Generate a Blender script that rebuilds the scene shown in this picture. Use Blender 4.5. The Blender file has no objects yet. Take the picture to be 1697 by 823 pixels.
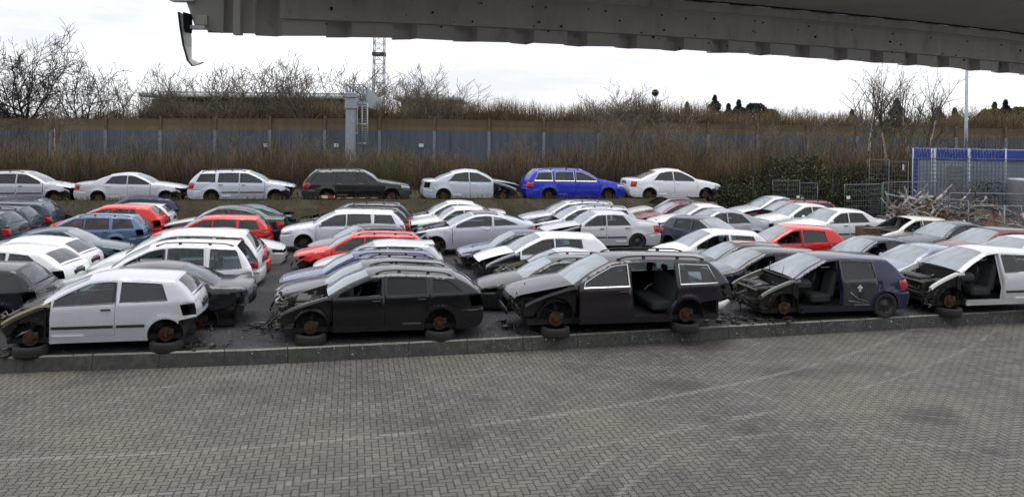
import bpy, math, random
import numpy as np
from mathutils import Vector, Matrix
from mathutils.geometry import delaunay_2d_cdt

# ------------------------------------------------------------------ camera, sky, sun, exposure
SC = bpy.context.scene
COL = SC.collection
F_PX, CAM_H, HORIZ, ROLL = 1350.0, 4.4, 215.0, math.radians(0.7)
PW, PH = 1697.0, 823.0
cd = bpy.data.cameras.new('camera'); cam = bpy.data.objects.new('camera', cd); COL.objects.link(cam)
cd.sensor_fit = 'HORIZONTAL'; cd.sensor_width = 36.0; cd.lens = F_PX / PW * 36.0
cd.shift_y = -(PH / 2 - HORIZ) / PW
cd.clip_start = 0.1; cd.clip_end = 6000
cam.matrix_world = Matrix.Translation((0, 0, CAM_H)) @ Matrix.Rotation(-ROLL, 4, 'Y') @ Matrix.Rotation(math.pi / 2, 4, 'X')
SC.camera = cam

SUN_EL, SUN_AZ = math.radians(80), math.radians(12)      # azimuth clockwise from +Y
w = bpy.data.worlds.new('World'); SC.world = w; w.use_nodes = True
nt = w.node_tree; nt.nodes.clear()
def wn(t, **k):
    n = nt.nodes.new(t)
    for a, b in k.items(): setattr(n, a, b)
    return n
sky = wn('ShaderNodeTexSky', sky_type='NISHITA', sun_disc=False, sun_elevation=SUN_EL, sun_rotation=SUN_AZ)
tc = wn('ShaderNodeTexCoord')
mp = wn('ShaderNodeMapping'); mp.inputs['Scale'].default_value = (1.2, 1.2, 5.0)
ns = wn('ShaderNodeTexNoise'); ns.inputs['Scale'].default_value = 2.2; ns.inputs['Detail'].default_value = 6; ns.inputs['Roughness'].default_value = .55
cr = wn('ShaderNodeValToRGB')
cr.color_ramp.elements[0].position = .37; cr.color_ramp.elements[0].color = (9.5, 9.8, 10.7, 1)
cr.color_ramp.elements[1].position = .56; cr.color_ramp.elements[1].color = (13.4, 13.6, 14.0, 1)
mx = wn('ShaderNodeMix', data_type='RGBA'); mx.inputs[0].default_value = .9
bg = wn('ShaderNodeBackground'); bg.inputs[1].default_value = .1
ow = wn('ShaderNodeOutputWorld')
L = nt.links.new
L(tc.outputs['Generated'], mp.inputs[0]); L(mp.outputs[0], ns.inputs[0]); L(ns.outputs[0], cr.inputs[0])
L(sky.outputs[0], mx.inputs[6]); L(cr.outputs[0], mx.inputs[7]); L(mx.outputs[2], bg.inputs[0]); L(bg.outputs[0], ow.inputs[0])
sl = bpy.data.lights.new('sun', 'SUN'); sl.energy = 1.3; sl.angle = math.radians(30); sl.color = (1, .96, .9)
so = bpy.data.objects.new('sun', sl); COL.objects.link(so)
sd = Vector((math.sin(SUN_AZ) * math.cos(SUN_EL), math.cos(SUN_AZ) * math.cos(SUN_EL), math.sin(SUN_EL)))
so.rotation_euler = sd.to_track_quat('Z', 'Y').to_euler(); so.location = sd * 50
SC.view_settings.view_transform = 'Standard'; SC.view_settings.look = 'None'
SC.view_settings.exposure = 0.0; SC.view_settings.gamma = 1.0; SC.view_settings.use_curve_mapping = False
SC.cycles.max_bounces = 8; SC.cycles.transparent_max_bounces = 16; SC.cycles.caustics_reflective = False; SC.cycles.caustics_refractive = False
SC.cycles.sample_clamp_indirect = 4.0

RGT = Vector((math.cos(ROLL), 0, math.sin(ROLL))); UPV = Vector((-math.sin(ROLL), 0, math.cos(ROLL)))
EYE = Vector((0, 0, CAM_H))
def ray(px, py): return RGT * ((px - PW / 2) / F_PX) + UPV * ((HORIZ - py) / F_PX) + Vector((0, 1, 0))
def at_z(px, py, z=0.0):
    d = ray(px, py); return EYE + d * ((z - CAM_H) / d.z)
def at_d(px, py, dist): return EYE + ray(px, py) * dist
def proj(p):
    q = Vector(p) - EYE; return PW / 2 + F_PX * q.dot(RGT) / q.y, HORIZ - F_PX * q.dot(UPV) / q.y
THETA = math.radians(11)
UD = Vector((math.cos(THETA), math.sin(THETA), 0)); VD = Vector((-math.sin(THETA), math.cos(THETA), 0))

# ------------------------------------------------------------------ materials
MATS = {}
class NT:
    def __init__(s, name):
        s.m = bpy.data.materials.new(name); s.m.use_nodes = True; s.t = s.m.node_tree; s.t.nodes.clear()
        s.out = s.n('ShaderNodeOutputMaterial'); MATS[name] = s.m
    def n(s, t, **k):
        x = s.t.nodes.new(t)
        for a, b in k.items(): setattr(x, a, b)
        return x
    def l(s, a, b): s.t.links.new(a, b)
    def noise(s, scale, detail=4, rough=.55, coord='Object', vec=None):
        n = s.n('ShaderNodeTexNoise'); n.inputs['Scale'].default_value = scale; n.inputs['Detail'].default_value = detail; n.inputs['Roughness'].default_value = rough
        if vec is None:
            c = s.n('ShaderNodeTexCoord'); vec = c.outputs[coord]
        s.l(vec, n.inputs['Vector']); return n.outputs[0]
    def ramp(s, fac, stops):
        r = s.n('ShaderNodeValToRGB'); e = r.color_ramp.elements
        while len(e) < len(stops): e.new(.5)
        for i, (p, c) in enumerate(stops):
            e[i].position = p; e[i].color = (*c, 1) if len(c) == 3 else c
        s.l(fac, r.inputs[0]); return r.outputs[0]
    def math(s, op, a, b=None, c=None):
        m = s.n('ShaderNodeMath', operation=op)
        for i, v in enumerate((a, b, c)):
            if v is None: continue
            if isinstance(v, (int, float)): m.inputs[i].default_value = v
            else: s.l(v, m.inputs[i])
        return m.outputs[0]
    def mix(s, fac, a, b, blend='MIX'):
        m = s.n('ShaderNodeMix', data_type='RGBA', blend_type=blend)
        for i, v in ((0, fac), (6, a), (7, b)):
            if isinstance(v, (int, float)): m.inputs[i].default_value = v
            elif isinstance(v, tuple): m.inputs[i].default_value = (*v, 1)
            else: s.l(v, m.inputs[i])
        return m.outputs[2]
    def bsdf(s, col=None, rough=.6, metal=0, coat=0, **k):
        b = s.n('ShaderNodeBsdfPrincipled')
        for nm, v in (('Base Color', col), ('Roughness', rough), ('Metallic', metal), ('Coat Weight', coat)):
            if v is None: continue
            if isinstance(v, tuple): b.inputs[nm].default_value = (*v, 1)
            elif isinstance(v, (int, float)): b.inputs[nm].default_value = v
            else: s.l(v, b.inputs[nm])
        for a, v in k.items(): b.inputs[a.replace('_', ' ')].default_value = v
        s.l(b.outputs[0], s.out.inputs[0]); return b
    def bump(s, b, h, strength=.3, dist=.01):
        n = s.n('ShaderNodeBump'); n.inputs['Strength'].default_value = strength; n.inputs['Distance'].default_value = dist
        s.l(h, n.inputs['Height']); s.l(n.outputs[0], b.inputs['Normal'])

def simple(name, col, rough=.6, metal=0, coat=0, var=.25, scale=6.0, bump=0):
    t = NT(name); f = t.noise(scale)
    d = tuple(c * (1 - var) for c in col); u = tuple(min(1, c * (1 + var)) for c in col)
    c = t.ramp(f, [(.3, d), (.7, u)])
    b = t.bsdf(c, rough, metal, coat)
    if bump: t.bump(b, t.noise(scale * 8), .4, bump)
    return t.m

# car paint: colour and metallic share come from the object itself
t = NT('car_paint'); oi = t.n('ShaderNodeObjectInfo')
geo = t.n('ShaderNodeTexCoord')
sep = t.n('ShaderNodeSeparateXYZ'); t.l(geo.outputs['Object'], sep.inputs[0])
vadd = t.n('ShaderNodeVectorMath', operation='ADD'); t.l(geo.outputs['Object'], vadd.inputs[0]); t.l(oi.outputs['Random'], vadd.inputs[1])
dn = t.noise(3.0, 6, .65, vec=vadd.outputs[0]); dn2 = t.noise(22.0, 4, .6, vec=vadd.outputs[0])
low = t.math('MULTIPLY', t.math('SUBTRACT', .75, sep.outputs[2]), 0.5)         # road film on the sills and bumpers
dirt = t.math('ADD', t.math('MULTIPLY', t.math('SUBTRACT', dn, .45), .7), low)
dirt = t.math('MULTIPLY', t.math('MAXIMUM', dirt, 0.0), t.math('ADD', .4, dn2)); dirt = t.math('MINIMUM', t.math('MULTIPLY', dirt, t.math('ADD', .12, t.math('MULTIPLY', oi.outputs['Random'], .5))), .3)
colr = t.mix(dirt, oi.outputs['Color'], (.065, .06, .054))
rr = t.math('ADD', .23, t.math('MULTIPLY', dirt, .8))
b = t.bsdf(colr, rr, oi.outputs['Alpha'], 0.6); b.inputs['Coat Roughness'].default_value = .05; b.inputs['Specular IOR Level'].default_value = .3
t.l(t.math('MULTIPLY', t.math('SUBTRACT', 1.0, dirt), .55), b.inputs['Coat Weight'])
t.bump(b, t.noise(2.2, 3, .5, vec=vadd.outputs[0]), .16, .05)

def glassmat(name, tint, ior, film, fcol=(.55, .6, .62)):
    t = NT(name)
    tr = t.n('ShaderNodeBsdfTransparent'); tr.inputs[0].default_value = (*tint, 1)
    gl = t.n('ShaderNodeBsdfGlossy'); gl.inputs['Roughness'].default_value = .03; gl.inputs[0].default_value = (.95, .98, 1, 1)
    df = t.n('ShaderNodeBsdfDiffuse'); df.inputs[0].default_value = (*fcol, 1)
    fr = t.n('ShaderNodeFresnel'); fr.inputs[0].default_value = ior
    m1 = t.n('ShaderNodeMixShader'); m2 = t.n('ShaderNodeMixShader')
    f = t.math('MULTIPLY', t.noise(.9, 2, .5), film * 2)
    t.l(f, m1.inputs[0]); t.l(tr.outputs[0], m1.inputs[1]); t.l(df.outputs[0], m1.inputs[2])
    t.l(fr.outputs[0], m2.inputs[0]); t.l(m1.outputs[0], m2.inputs[1]); t.l(gl.outputs[0], m2.inputs[2])
    t.l(m2.outputs[0], t.out.inputs[0])
glassmat('side_glass', (.46, .58, .59), 1.55, .012)
glassmat('rear_glass', (.20, .25, .26), 1.9, .06, (.5, .55, .6))
glassmat('screen_glass', (.36, .45, .48), 2.6, .33, (.70, .77, .84))  # pale film: dust, plus sky reflection put into its colour
glassmat('privacy_glass', (.02, .022, .025), 1.35, .03)
simple('black_plastic', (.02, .02, .021), .55)
simple('underbody_black', (.014, .013, .012), .8)
simple('rubber', (.022, .021, .02), .85, scale=20)
simple('rust', (.075, .032, .016), .85, .2, var=.5, scale=14)
simple('dark_steel', (.06, .055, .05), .5, .6, scale=10)
simple('bare_metal', (.3, .31, .32), .4, .7, scale=10)
simple('chrome', (.62, .63, .65), .25, 1, var=.05)
simple('rim_steel', (.035, .035, .037), .5, .3)
simple('seat_cloth', (.035, .036, .04), .9, scale=30)
simple('primer', (.34, .33, .25), .6, scale=5)
simple('white_plastic', (.6, .6, .58), .5)
t = NT('red_lens'); t.bsdf((.42, .012, .015), .12, 0, 1)
t = NT('clear_lens'); t.bsdf((.5, .53, .56), .12, .5, 1)
simple('hose_mix', (.09, .08, .075), .5, .3, var=.9, scale=9)

def link(name, me, mats, parent=None, color=None):
    o = bpy.data.objects.new(name, me); COL.objects.link(o)
    if parent is not None: o.parent = parent
    if color is not None: o.color = color
    return o
def mesh(name, V, Fc, mats, smooth=True, fm=None):
    me = bpy.data.meshes.new(name); me.from_pydata([tuple(v) for v in V], [], [tuple(f) for f in Fc])
    for m in (mats if isinstance(mats, (list, tuple)) else [mats]): me.materials.append(MATS[m])
    if smooth: me.polygons.foreach_set('use_smooth', [True] * len(me.polygons))
    if fm is not None: me.polygons.foreach_set('material_index', fm)
    me.update(); return me
def tag(o, label=None, cat=None, group=None, kind=None):
    if label: o['label'] = label
    if cat: o['category'] = cat
    if group: o['group'] = group
    if kind: o['kind'] = kind
    return o
def empty(name, loc=(0, 0, 0), rz=0.0):
    o = bpy.data.objects.new(name, None); COL.objects.link(o); o.location = loc; o.rotation_euler = (0, 0, rz); o.empty_display_size = .2
    return o

class MB:                                   # collects simple solids into one mesh
    def __init__(s): s.V = []; s.F = []; s.M = []; s.S = []
    def add(s, V, Fc, m=0, sm=False):
        b = len(s.V); s.V += [tuple(v) for v in V]
        for f in Fc: s.F.append(tuple(i + b for i in f)); s.M.append(m); s.S.append(sm)
        return s
    def box(s, c, d, m=0, rot=None, bev=0.0):
        x, y, z = d[0] / 2, d[1] / 2, d[2] / 2
        if bev <= 0:
            V = [Vector((a, b_, c_)) for a in (-x, x) for b_ in (-y, y) for c_ in (-z, z)]
            Fc = [(0, 1, 3, 2), (4, 6, 7, 5), (0, 4, 5, 1), (2, 3, 7, 6), (0, 2, 6, 4), (1, 5, 7, 3)]
        else:
            e = min(bev, x * .9, y * .9, z * .9)
            V = []; idx = {}
            for i, a in enumerate((-x, x)):
                for j, b_ in enumerate((-y, y)):
                    for k, c_ in enumerate((-z, z)):
                        sx, sy, sz = (1 if a < 0 else -1), (1 if b_ < 0 else -1), (1 if c_ < 0 else -1)
                        for ax in range(3):
                            p = [a + sx * e, b_ + sy * e, c_ + sz * e]; p[ax] = (a, b_, c_)[ax]
                            idx[(i, j, k, ax)] = len(V); V.append(Vector(p))
            Fc = []
            g = lambda i, j, k, ax: idx[(i, j, k, ax)]
            for i in (0, 1):
                q = [g(i, 0, 0, 0), g(i, 0, 1, 0), g(i, 1, 1, 0), g(i, 1, 0, 0)]; Fc.append(q if i == 0 else q[::-1])
                q = [g(0, i, 0, 1), g(1, i, 0, 1), g(1, i, 1, 1), g(0, i, 1, 1)]; Fc.append(q if i == 0 else q[::-1])
                q = [g(0, 0, i, 2), g(0, 1, i, 2), g(1, 1, i, 2), g(1, 0, i, 2)]; Fc.append(q if i == 0 else q[::-1])
            for i in (0, 1):
                for j in (0, 1):
                    Fc.append([g(0, i, j, 1), g(1, i, j, 1), g(1, i, j, 2), g(0, i, j, 2)])
                    Fc.append([g(i, 0, j, 0), g(i, 1, j, 0), g(i, 1, j, 2), g(i, 0, j, 2)])
                    Fc.append([g(i, j, 0, 0), g(i, j, 1, 0), g(i, j, 1, 1), g(i, j, 0, 1)])
                    for k in (0, 1): Fc.append([g(i, j, k, 0), g(i, j, k, 1), g(i, j, k, 2)])
        R = rot.to_matrix() if hasattr(rot, 'to_matrix') else (rot or Matrix.Identity(3))
        return s.add([R @ v + Vector(c) for v in V], Fc, m)
    def tube(s, pts, r, n=6, m=0, sm=True, cap=True):
        pts = [Vector(p) for p in pts]; k = len(pts); rs = r if isinstance(r, (list, tuple)) else [r] * k
        V = []; Fc = []
        for i, p in enumerate(pts):
            d = (pts[min(i + 1, k - 1)] - pts[max(i - 1, 0)]).normalized()
            a = d.cross(Vector((0, 0, 1)));  a = a if a.length > .05 else d.cross(Vector((1, 0, 0))); a.normalize(); c = d.cross(a)
            for j in range(n):
                t = 2 * math.pi * j / n; V.append(p + (a * math.cos(t) + c * math.sin(t)) * rs[i])
        for i in range(k - 1):
            for j in range(n):
                Fc.append((i * n + j, i * n + (j + 1) % n, (i + 1) * n + (j + 1) % n, (i + 1) * n + j))
        if cap: Fc += [tuple(range(n))[::-1], tuple((k - 1) * n + j for j in range(n))]
        return s.add(V, Fc, m, sm)
    def lathe(s, prof, n=20, m=0, M4=None, sm=True, closed=False):      # prof: (radius, axial); axis = local z
        V = []; Fc = []; k = len(prof)
        for j in range(n):
            t = 2 * math.pi * j / n
            for r, a in prof:
                v = Vector((r * math.cos(t), r * math.sin(t), a)); V.append(M4 @ v if M4 is not None else v)
        for j in range(n):
            for i in range(k if closed else k - 1):
                i2 = (i + 1) % k
                Fc.append((j * k + i, ((j + 1) % n) * k + i, ((j + 1) % n) * k + i2, j * k + i2))
        return s.add(V, Fc, m, sm)
    def mesh(s, name, mats):
        me = mesh(name, s.V, s.F, mats, False, s.M); me.polygons.foreach_set('use_smooth', s.S); return me
    def build(s, name, mats, parent=None, color=None): return link(name, s.mesh(name, mats), mats, parent, color)

# ------------------------------------------------------------------ the car builder
def smooth_curve(ctrl, n):
    P = [Vector((*c, 0)) for c in ctrl]; out = []
    if len(P) == 2: return [tuple((P[0].lerp(P[1], i / n)).xy) for i in range(n + 1)]
    segs = len(P) - 1; per = max(1, round(n / segs))
    for i in range(segs):
        p0 = P[i - 1] if i > 0 else P[i] * 2 - P[i + 1]; p3 = P[i + 2] if i + 2 <= segs else P[i + 1] * 2 - P[i]
        p1, p2 = P[i], P[i + 1]
        for k in range(per):
            u = k / per
            out.append(tuple((.5 * (2 * p1 + (p2 - p0) * u + (2 * p0 - 5 * p1 + 4 * p2 - p3) * u * u + (3 * p1 - p0 - 3 * p2 + p3) * u ** 3)).xy))
    out.append(tuple(P[-1].xy)); return out
def inpoly(x, y, P):
    c = False; j = len(P) - 1
    for i in range(len(P)):
        if (P[i][1] > y) != (P[j][1] > y) and x < (P[j][0] - P[i][0]) * (y - P[i][1]) / (P[j][1] - P[i][1]) + P[i][0]: c = not c
        j = i
    return c
def area2(P): return sum(P[i - 1][0] * P[i][1] - P[i][0] * P[i - 1][1] for i in range(len(P)))
def inset(P, d):
    s = 1 if area2(P) > 0 else -1; out = []; n = len(P)
    for i in range(n):
        a, b, c = Vector(P[i - 1]), Vector(P[i]), Vector(P[(i + 1) % n])
        e1 = (b - a); e2 = (c - b)
        if e1.length < 1e-6 or e2.length < 1e-6: out.append(tuple(b)); continue
        e1.normalize(); e2.normalize(); n1 = Vector((-e1.y, e1.x)) * s; n2 = Vector((-e2.y, e2.x)) * s
        m = n1 + n2; k = d / max(.35, 1 + n1.dot(n2)); out.append(tuple(b + m * k))
    return out
def seg_dist(p, poly):
    best = 9.0
    for i in range(len(poly) - 1):
        ax, ay = poly[i]; bx, by = poly[i + 1]; dx, dy = bx - ax, by - ay; q = dx * dx + dy * dy
        u = 0 if q < 1e-9 else max(0, min(1, ((p[0] - ax) * dx + (p[1] - ay) * dy) / q))
        best = min(best, math.hypot(p[0] - ax - u * dx, p[1] - ay - u * dy))
    return best

class Kind:
    """one body shape: panels cut from a side outline, lofted across the car"""
    def __init__(s, L=4.65, W=1.75, H=1.46, fo=.9, wb=2.7, nose=(.10, .70), cowl=(1.25, .95), rf=(2.05, 1.37), rm=(2.6, 1.41), rr=(3.15, 1.35),
                 gb=(3.85, 1.03), te=(4.5, .99), tk=(4.58, .64), belt=(.93, .97), xd=1.35, xB=2.42, xR=3.3, q=None, doors=4, box=0.0, ra=.345, hatch=True, slant=.14, tum=.40, rails=False, rw=.31):
        s.__dict__.update(locals()); s.cache = {}
        s.xf, s.xr = fo, fo + wb
        S = {}
        S['front_bumper'] = smooth_curve([(.22, .19), (.11, .27), (.085, .42), (.09, .54), (.10, .60)], 8)
        S['nose'] = smooth_curve([(.10, .60), (nose[0], nose[1])], 2)
        S['hood'] = smooth_curve([nose, (nose[0] + .10, nose[1] + .06), (nose[0] + (cowl[0] - nose[0]) * .5, nose[1] + (cowl[1] - nose[1]) * .66), cowl], 10)
        S['windscreen'] = smooth_curve([cowl, ((cowl[0] + rf[0]) / 2 - .015, (cowl[1] + rf[1]) / 2 + .015), rf], 8)
        S['roof'] = smooth_curve([rf, (rf[0] + (rm[0] - rf[0]) * .4, rf[1] + (rm[1] - rf[1]) * .72), rm, ((rm[0] + rr[0]) / 2, (rm[1] * .62 + rr[1] * .38)), rr], 12)
        S['rear_window'] = smooth_curve([rr, ((rr[0] + gb[0]) / 2 + .015, (rr[1] + gb[1]) / 2 + .012), gb], 8)
        if te[0] - gb[0] > .25: S['tailgate'] = smooth_curve([gb, ((gb[0] + te[0]) / 2, (gb[1] + te[1]) / 2 + .012), te, (te[0] + .05, te[1] - .07), tk], 10)
        else: S['tailgate'] = smooth_curve([gb, te, ((te[0] + tk[0]) / 2 + .02, (te[1] + tk[1]) / 2), tk], 8)
        S['rear_bumper'] = smooth_curve([tk, (L - .06, .56), (L - .06, .40), (L - .10, .28), (L - .2, .22)], 8)
        s.S = S; s.order = ['front_bumper', 'nose', 'hood', 'windscreen', 'roof', 'rear_window', 'tailgate', 'rear_bumper']
        s.outline = []
        for k in s.order: s.outline += S[k] if not s.outline else S[k][1:]
        s.top = S['hood'] + S['windscreen'][1:] + S['roof'][1:] + S['rear_window'][1:]
        s.green = S['windscreen'] + S['roof'][1:] + S['rear_window'][1:]
        s.round = S['nose'] + s.top[1:] + S['tailgate'][1:]
    def zb(s, x): return s.belt[0] - .025 + (s.belt[1] - s.belt[0]) * max(0, min(1.2, (x - s.cowl[0]) / (s.rr[0] + .3 - s.cowl[0])))
    def zt(s, x):
        P = s.green
        if x <= P[0][0]: return P[0][1]
        for i in range(len(P) - 1):
            if P[i][0] <= x <= P[i + 1][0]:
                d = P[i + 1][0] - P[i][0]; u = 0 if d < 1e-6 else (x - P[i][0]) / d
                return P[i][1] + (P[i + 1][1] - P[i][1]) * u
        return P[-1][1]
    def zi(s, x):
        e = .045; sl = abs(s.zt(x + .05) - s.zt(x - .05)) / .1
        return s.zt(x) - e * min(1.6, math.hypot(1, sl))
    def w0(s, x, z):
        h = s.W / 2
        a = .24 * (1 - .5 * s.box); pf = 1 - a * max(0, (1.0 - x) / 1.0) ** 2.6
        c = .13 * (1 - .4 * s.box); pr = 1 - c * max(0, (x - (s.L - .9)) / .9) ** 2.4
        zb = s.zb(x); sec = 1.0
        if z < .62: sec -= .055 * ((.62 - z) / .4) ** 1.6
        else: sec -= .035 * min(1, (z - .62) / max(.1, zb - .62)) ** 1.5
        y = h * pf * pr * sec
        if z > zb: y -= (z - zb) * s.tum * (1 - .25 * s.box) + .012
        for ax in (s.xf, s.xr):
            d = math.hypot(x - ax, z - s.rw)
            if d < s.ra + .10: y += .018 * min(1, (s.ra + .10 - d) / .06)
        # door crease
        if s.xf + .3 < x < s.xr and .35 < z < .6: y += .010 * math.sin((z - .35) / .25 * math.pi) * min(1, (x - s.xf - .3) / .3, (s.xr - x) / .5)
        return y
    def w(s, x, z):
        y = s.w0(x, z); d = seg_dist((x, z), s.round); r = .07
        if d < r: y -= .8 * r * (1 - math.sqrt(max(0, 1 - (1 - d / r) ** 2)))
        return y
    def loft(s, sec, v0=-1, v1=1, nv=10, off=0.0, i0=0, i1=None):
        P = s.S[sec][i0:i1]; V = []; Fc = []
        bul = {'front_bumper': -.085, 'nose': -.085, 'hood': 0, 'windscreen': -.10, 'roof': 0, 'rear_window': .05, 'tailgate': .05, 'rear_bumper': .10}
        crn = {'hood': .05, 'roof': .06, 'windscreen': .055, 'rear_window': .05, 'tailgate': .02}
        k = s.order.index(sec)
        def end(d, dflt, i):
            a = d.get(sec, dflt); pv = d.get(s.order[max(0, k - 1)], dflt); nx = d.get(s.order[min(7, k + 1)], dflt); n = len(s.S[sec]) - 1
            j = i + i0
            # blend the value at the joints so neighbouring sections meet
            if j == 0: return (a + pv) / 2
            if j == n: return (a + nx) / 2
            t = min(1, min(j, n - j) / (n * .5)); t = t * t * (3 - 2 * t)
            b0 = (a + pv) / 2 if j < n / 2 else (a + nx) / 2
            return b0 + (a - b0) * t
        for i, (x, z) in enumerate(P):
            bu, cw = end(bul, 0, i), end(crn, 0, i); y = s.w(x, z)
            for j in range(nv + 1):
                v = v0 + (v1 - v0) * j / nv; g = 1 - abs(v) ** 2.6
                V.append((x + bu * (1 - v * v) - s.L / 2, v * y, z + cw * g - off))
        for i in range(len(P) - 1):
            for j in range(nv):
                a = i * (nv + 1) + j; Fc.append((a, a + 1, a + nv + 2, a + nv + 1))
        return V, [f[::-1] for f in Fc]
    # --- side panels
    def sides(s):
        if 'sides' in s.cache: return s.cache['sides']
        zs, zbot = .33, .20
        def arch(cx, a0, a1, n=14, r=None):
            r = r or s.ra
            return [(cx + r * math.cos(math.radians(a0 + (a1 - a0) * i / n)), s.rw + r * math.sin(math.radians(a0 + (a1 - a0) * i / n))) for i in range(n + 1)]
        R = {}
        def xs(a, b, n): return [a + (b - a) * i / n for i in range(n + 1)]
        def glasspoly(x0, x1, sl=0.0, up=.034, m=.015):
            bot = [(x, s.zb(x) + m) for x in xs(x0, x1, 10)]; top = [(x, s.zi(x) - up) for x in xs(x0 + .01, x1 - sl, 14)]
            top = [p for p in top if p[1] > s.zb(p[0]) + m + .045]
            if not top: return None
            lo = max(x0, top[0][0] - .03); hi = min(x1, top[-1][0] + max(sl, .03))
            bot = [p for p in bot if lo <= p[0] <= hi]
            bot = [(lo, s.zb(lo) + m)] + [p for p in bot if lo + .02 < p[0] < hi - .02] + [(hi, s.zb(hi) + m)]
            return bot + top[::-1]
        # front door
        xB, xd = s.xB, s.xd
        tops = [(x, s.zi(x)) for x in xs(xd, xB, 16)]
        R['front_door'] = [(xd, zs)] + [(xd, z) for z in (.5, .7)] + tops + [(xB, .7), (xB, zs)]
        R['front_window'] = glasspoly(xd + .06, xB - .05)
        if s.doors == 4:
            xR = s.xR; ax = s.xr; ar = s.ra + .05
            tops = [(x, s.zi(x)) for x in xs(xB, xR, 12)]
            arcp = [p for p in arch(ax, 178, 100, 14, ar) if p[1] > zs and p[0] < xR - .01]
            low = [(xR, max(s.zb(xR) - .12, (arcp[-1][1] if arcp else .5) + .08))] + arcp[::-1]
            lx = ax - math.sqrt(max(0, ar * ar - (zs - s.rw) ** 2))
            low += [(min(lx, xR), zs)]
            R['rear_door'] = [(xB, zs), (xB, .7)] + tops + low
            R['rear_door_window'] = glasspoly(xB + .05, xR - .045, s.slant if not s.q else .03)
        if s.q: R['quarter_window'] = glasspoly(s.q[0], s.q[1], s.slant)
        zn = s.nose[1]
        hx = .46
        R['headlight'] = [(.0, .60), (hx, .645), (hx + .03, min(zn + .07, s.topz(hx) - .02)), (.25, zn + .035), (0, zn + .0)]
        bx = s.xf - s.ra + .03
        R['front_bumper'] = [(0, .1), (0, .60), (hx, .645), (hx, .60), (bx + .06, .56), (bx + .06, .1)]
        R['front_fender'] = [(-.1, .1), (-.1, 1.3), (s.cowl[0] + .02, 1.3), (s.cowl[0] + .02, s.zi(s.cowl[0] + .02) - .0), (xd, s.zi(xd)), (xd, zs), (xd, .1)]
        tx = s.L - .40
        tz = s.te[1]
        R['tail_light'] = [(tx + .08, .66), (tx + .02, min(tz - .04, .9)), (s.L + .1, min(tz - .02, .93)), (s.L + .1, .66)]
        rb = s.xr + s.ra - .03
        R['rear_bumper'] = [(rb - .05, .1), (rb - .05, .58), (s.L + .1, .64), (s.L + .1, .1)]
        bottom = [(s.L - .2, .22), (s.xd, zbot), (.22, .19)]
        sil = s.outline + [(x, zbot + .0) for x in xs(s.L - .3, .35, 20)]
        pts = []; edges = []
        def addpoly(P, closed=True):
            b = len(pts); pts.extend(P)
            for i in range(len(P) - (0 if closed else 1)): edges.append((b + i, b + (i + 1) % len(P)))
        addpoly(sil)
        for cx in (s.xf, s.xr): addpoly(arch(cx, 0, 360, 36)[:-1])
        IN = {}
        for k in ('front_door', 'rear_door'):
            if k in R: IN[k] = inset(R[k], .0045); addpoly(R[k]); addpoly(IN[k])
        for k in ('front_window', 'rear_door_window', 'quarter_window', 'headlight', 'front_bumper', 'tail_light', 'rear_bumper'):
            if R.get(k): addpoly(R[k])
        P = R['front_fender']; addpoly(P[2:6], False)
        P2 = [(a - .008, b) for a, b in P[3:6]]; addpoly(P2, False)
        # support points
        rl = s.outline
        for d in (.014, .035, .07):
            q = inset(sil, d)
            pts.extend(q[:len(rl)][::1])
        for gx in np.arange(.12, s.L - .1, .085):
            for gz in np.arange(.26, s.H, .075):
                if inpoly(gx, gz, sil) and seg_dist((gx, gz), sil) > .03: pts.append((float(gx), float(gz)))
        for ax in (s.xf, s.xr):
            for rr in (s.ra + .03, s.ra + .06, s.ra + .10): pts.extend([p for p in arch(ax, 0, 360, 30, rr) if inpoly(*p, sil)])
        r = delaunay_2d_cdt([Vector(p) for p in pts], edges, [], 0, 1e-5)
        vs = [tuple(v) for v in r[0]]; reg = {}
        for f in r[2]:
            cx = sum(vs[i][0] for i in f) / 3; cz = sum(vs[i][1] for i in f) / 3
            if not inpoly(cx, cz, sil): continue
            if math.hypot(cx - s.xf, cz - s.rw) < s.ra * .995 or math.hypot(cx - s.xr, cz - s.rw) < s.ra * .995: continue
            name = 'body'
            for k in ('front_window', 'rear_door_window', 'quarter_window'):
                if R.get(k) and inpoly(cx, cz, R[k]): name = k; break
            else:
                for k in ('front_door', 'rear_door'):
                    if k in R and inpoly(cx, cz, R[k]):
                        name = k if inpoly(cx, cz, IN[k]) else 'gap'; break
                else:
                    for k in ('headlight', 'front_bumper', 'front_fender', 'tail_light', 'rear_bumper'):
                        if inpoly(cx, cz, R[k]):
                            name = k; break
                    if name == 'front_fender' and cz < s.zb(cx) + .1 and inpoly(cx + .008, cz, R['front_door']): name = 'gap'
            reg.setdefault(name, []).append(tuple(f))
        s.cache['sides'] = (vs, reg, R); return s.cache['sides']
    def topz(s, x):
        P = s.S['nose'] + s.S['hood'][1:]
        for i in range(len(P) - 1):
            if P[i][0] <= x <= P[i + 1][0]: return P[i][1] + (P[i + 1][1] - P[i][1]) * (x - P[i][0]) / max(1e-6, P[i + 1][0] - P[i][0])
        return P[-1][1]
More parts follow.
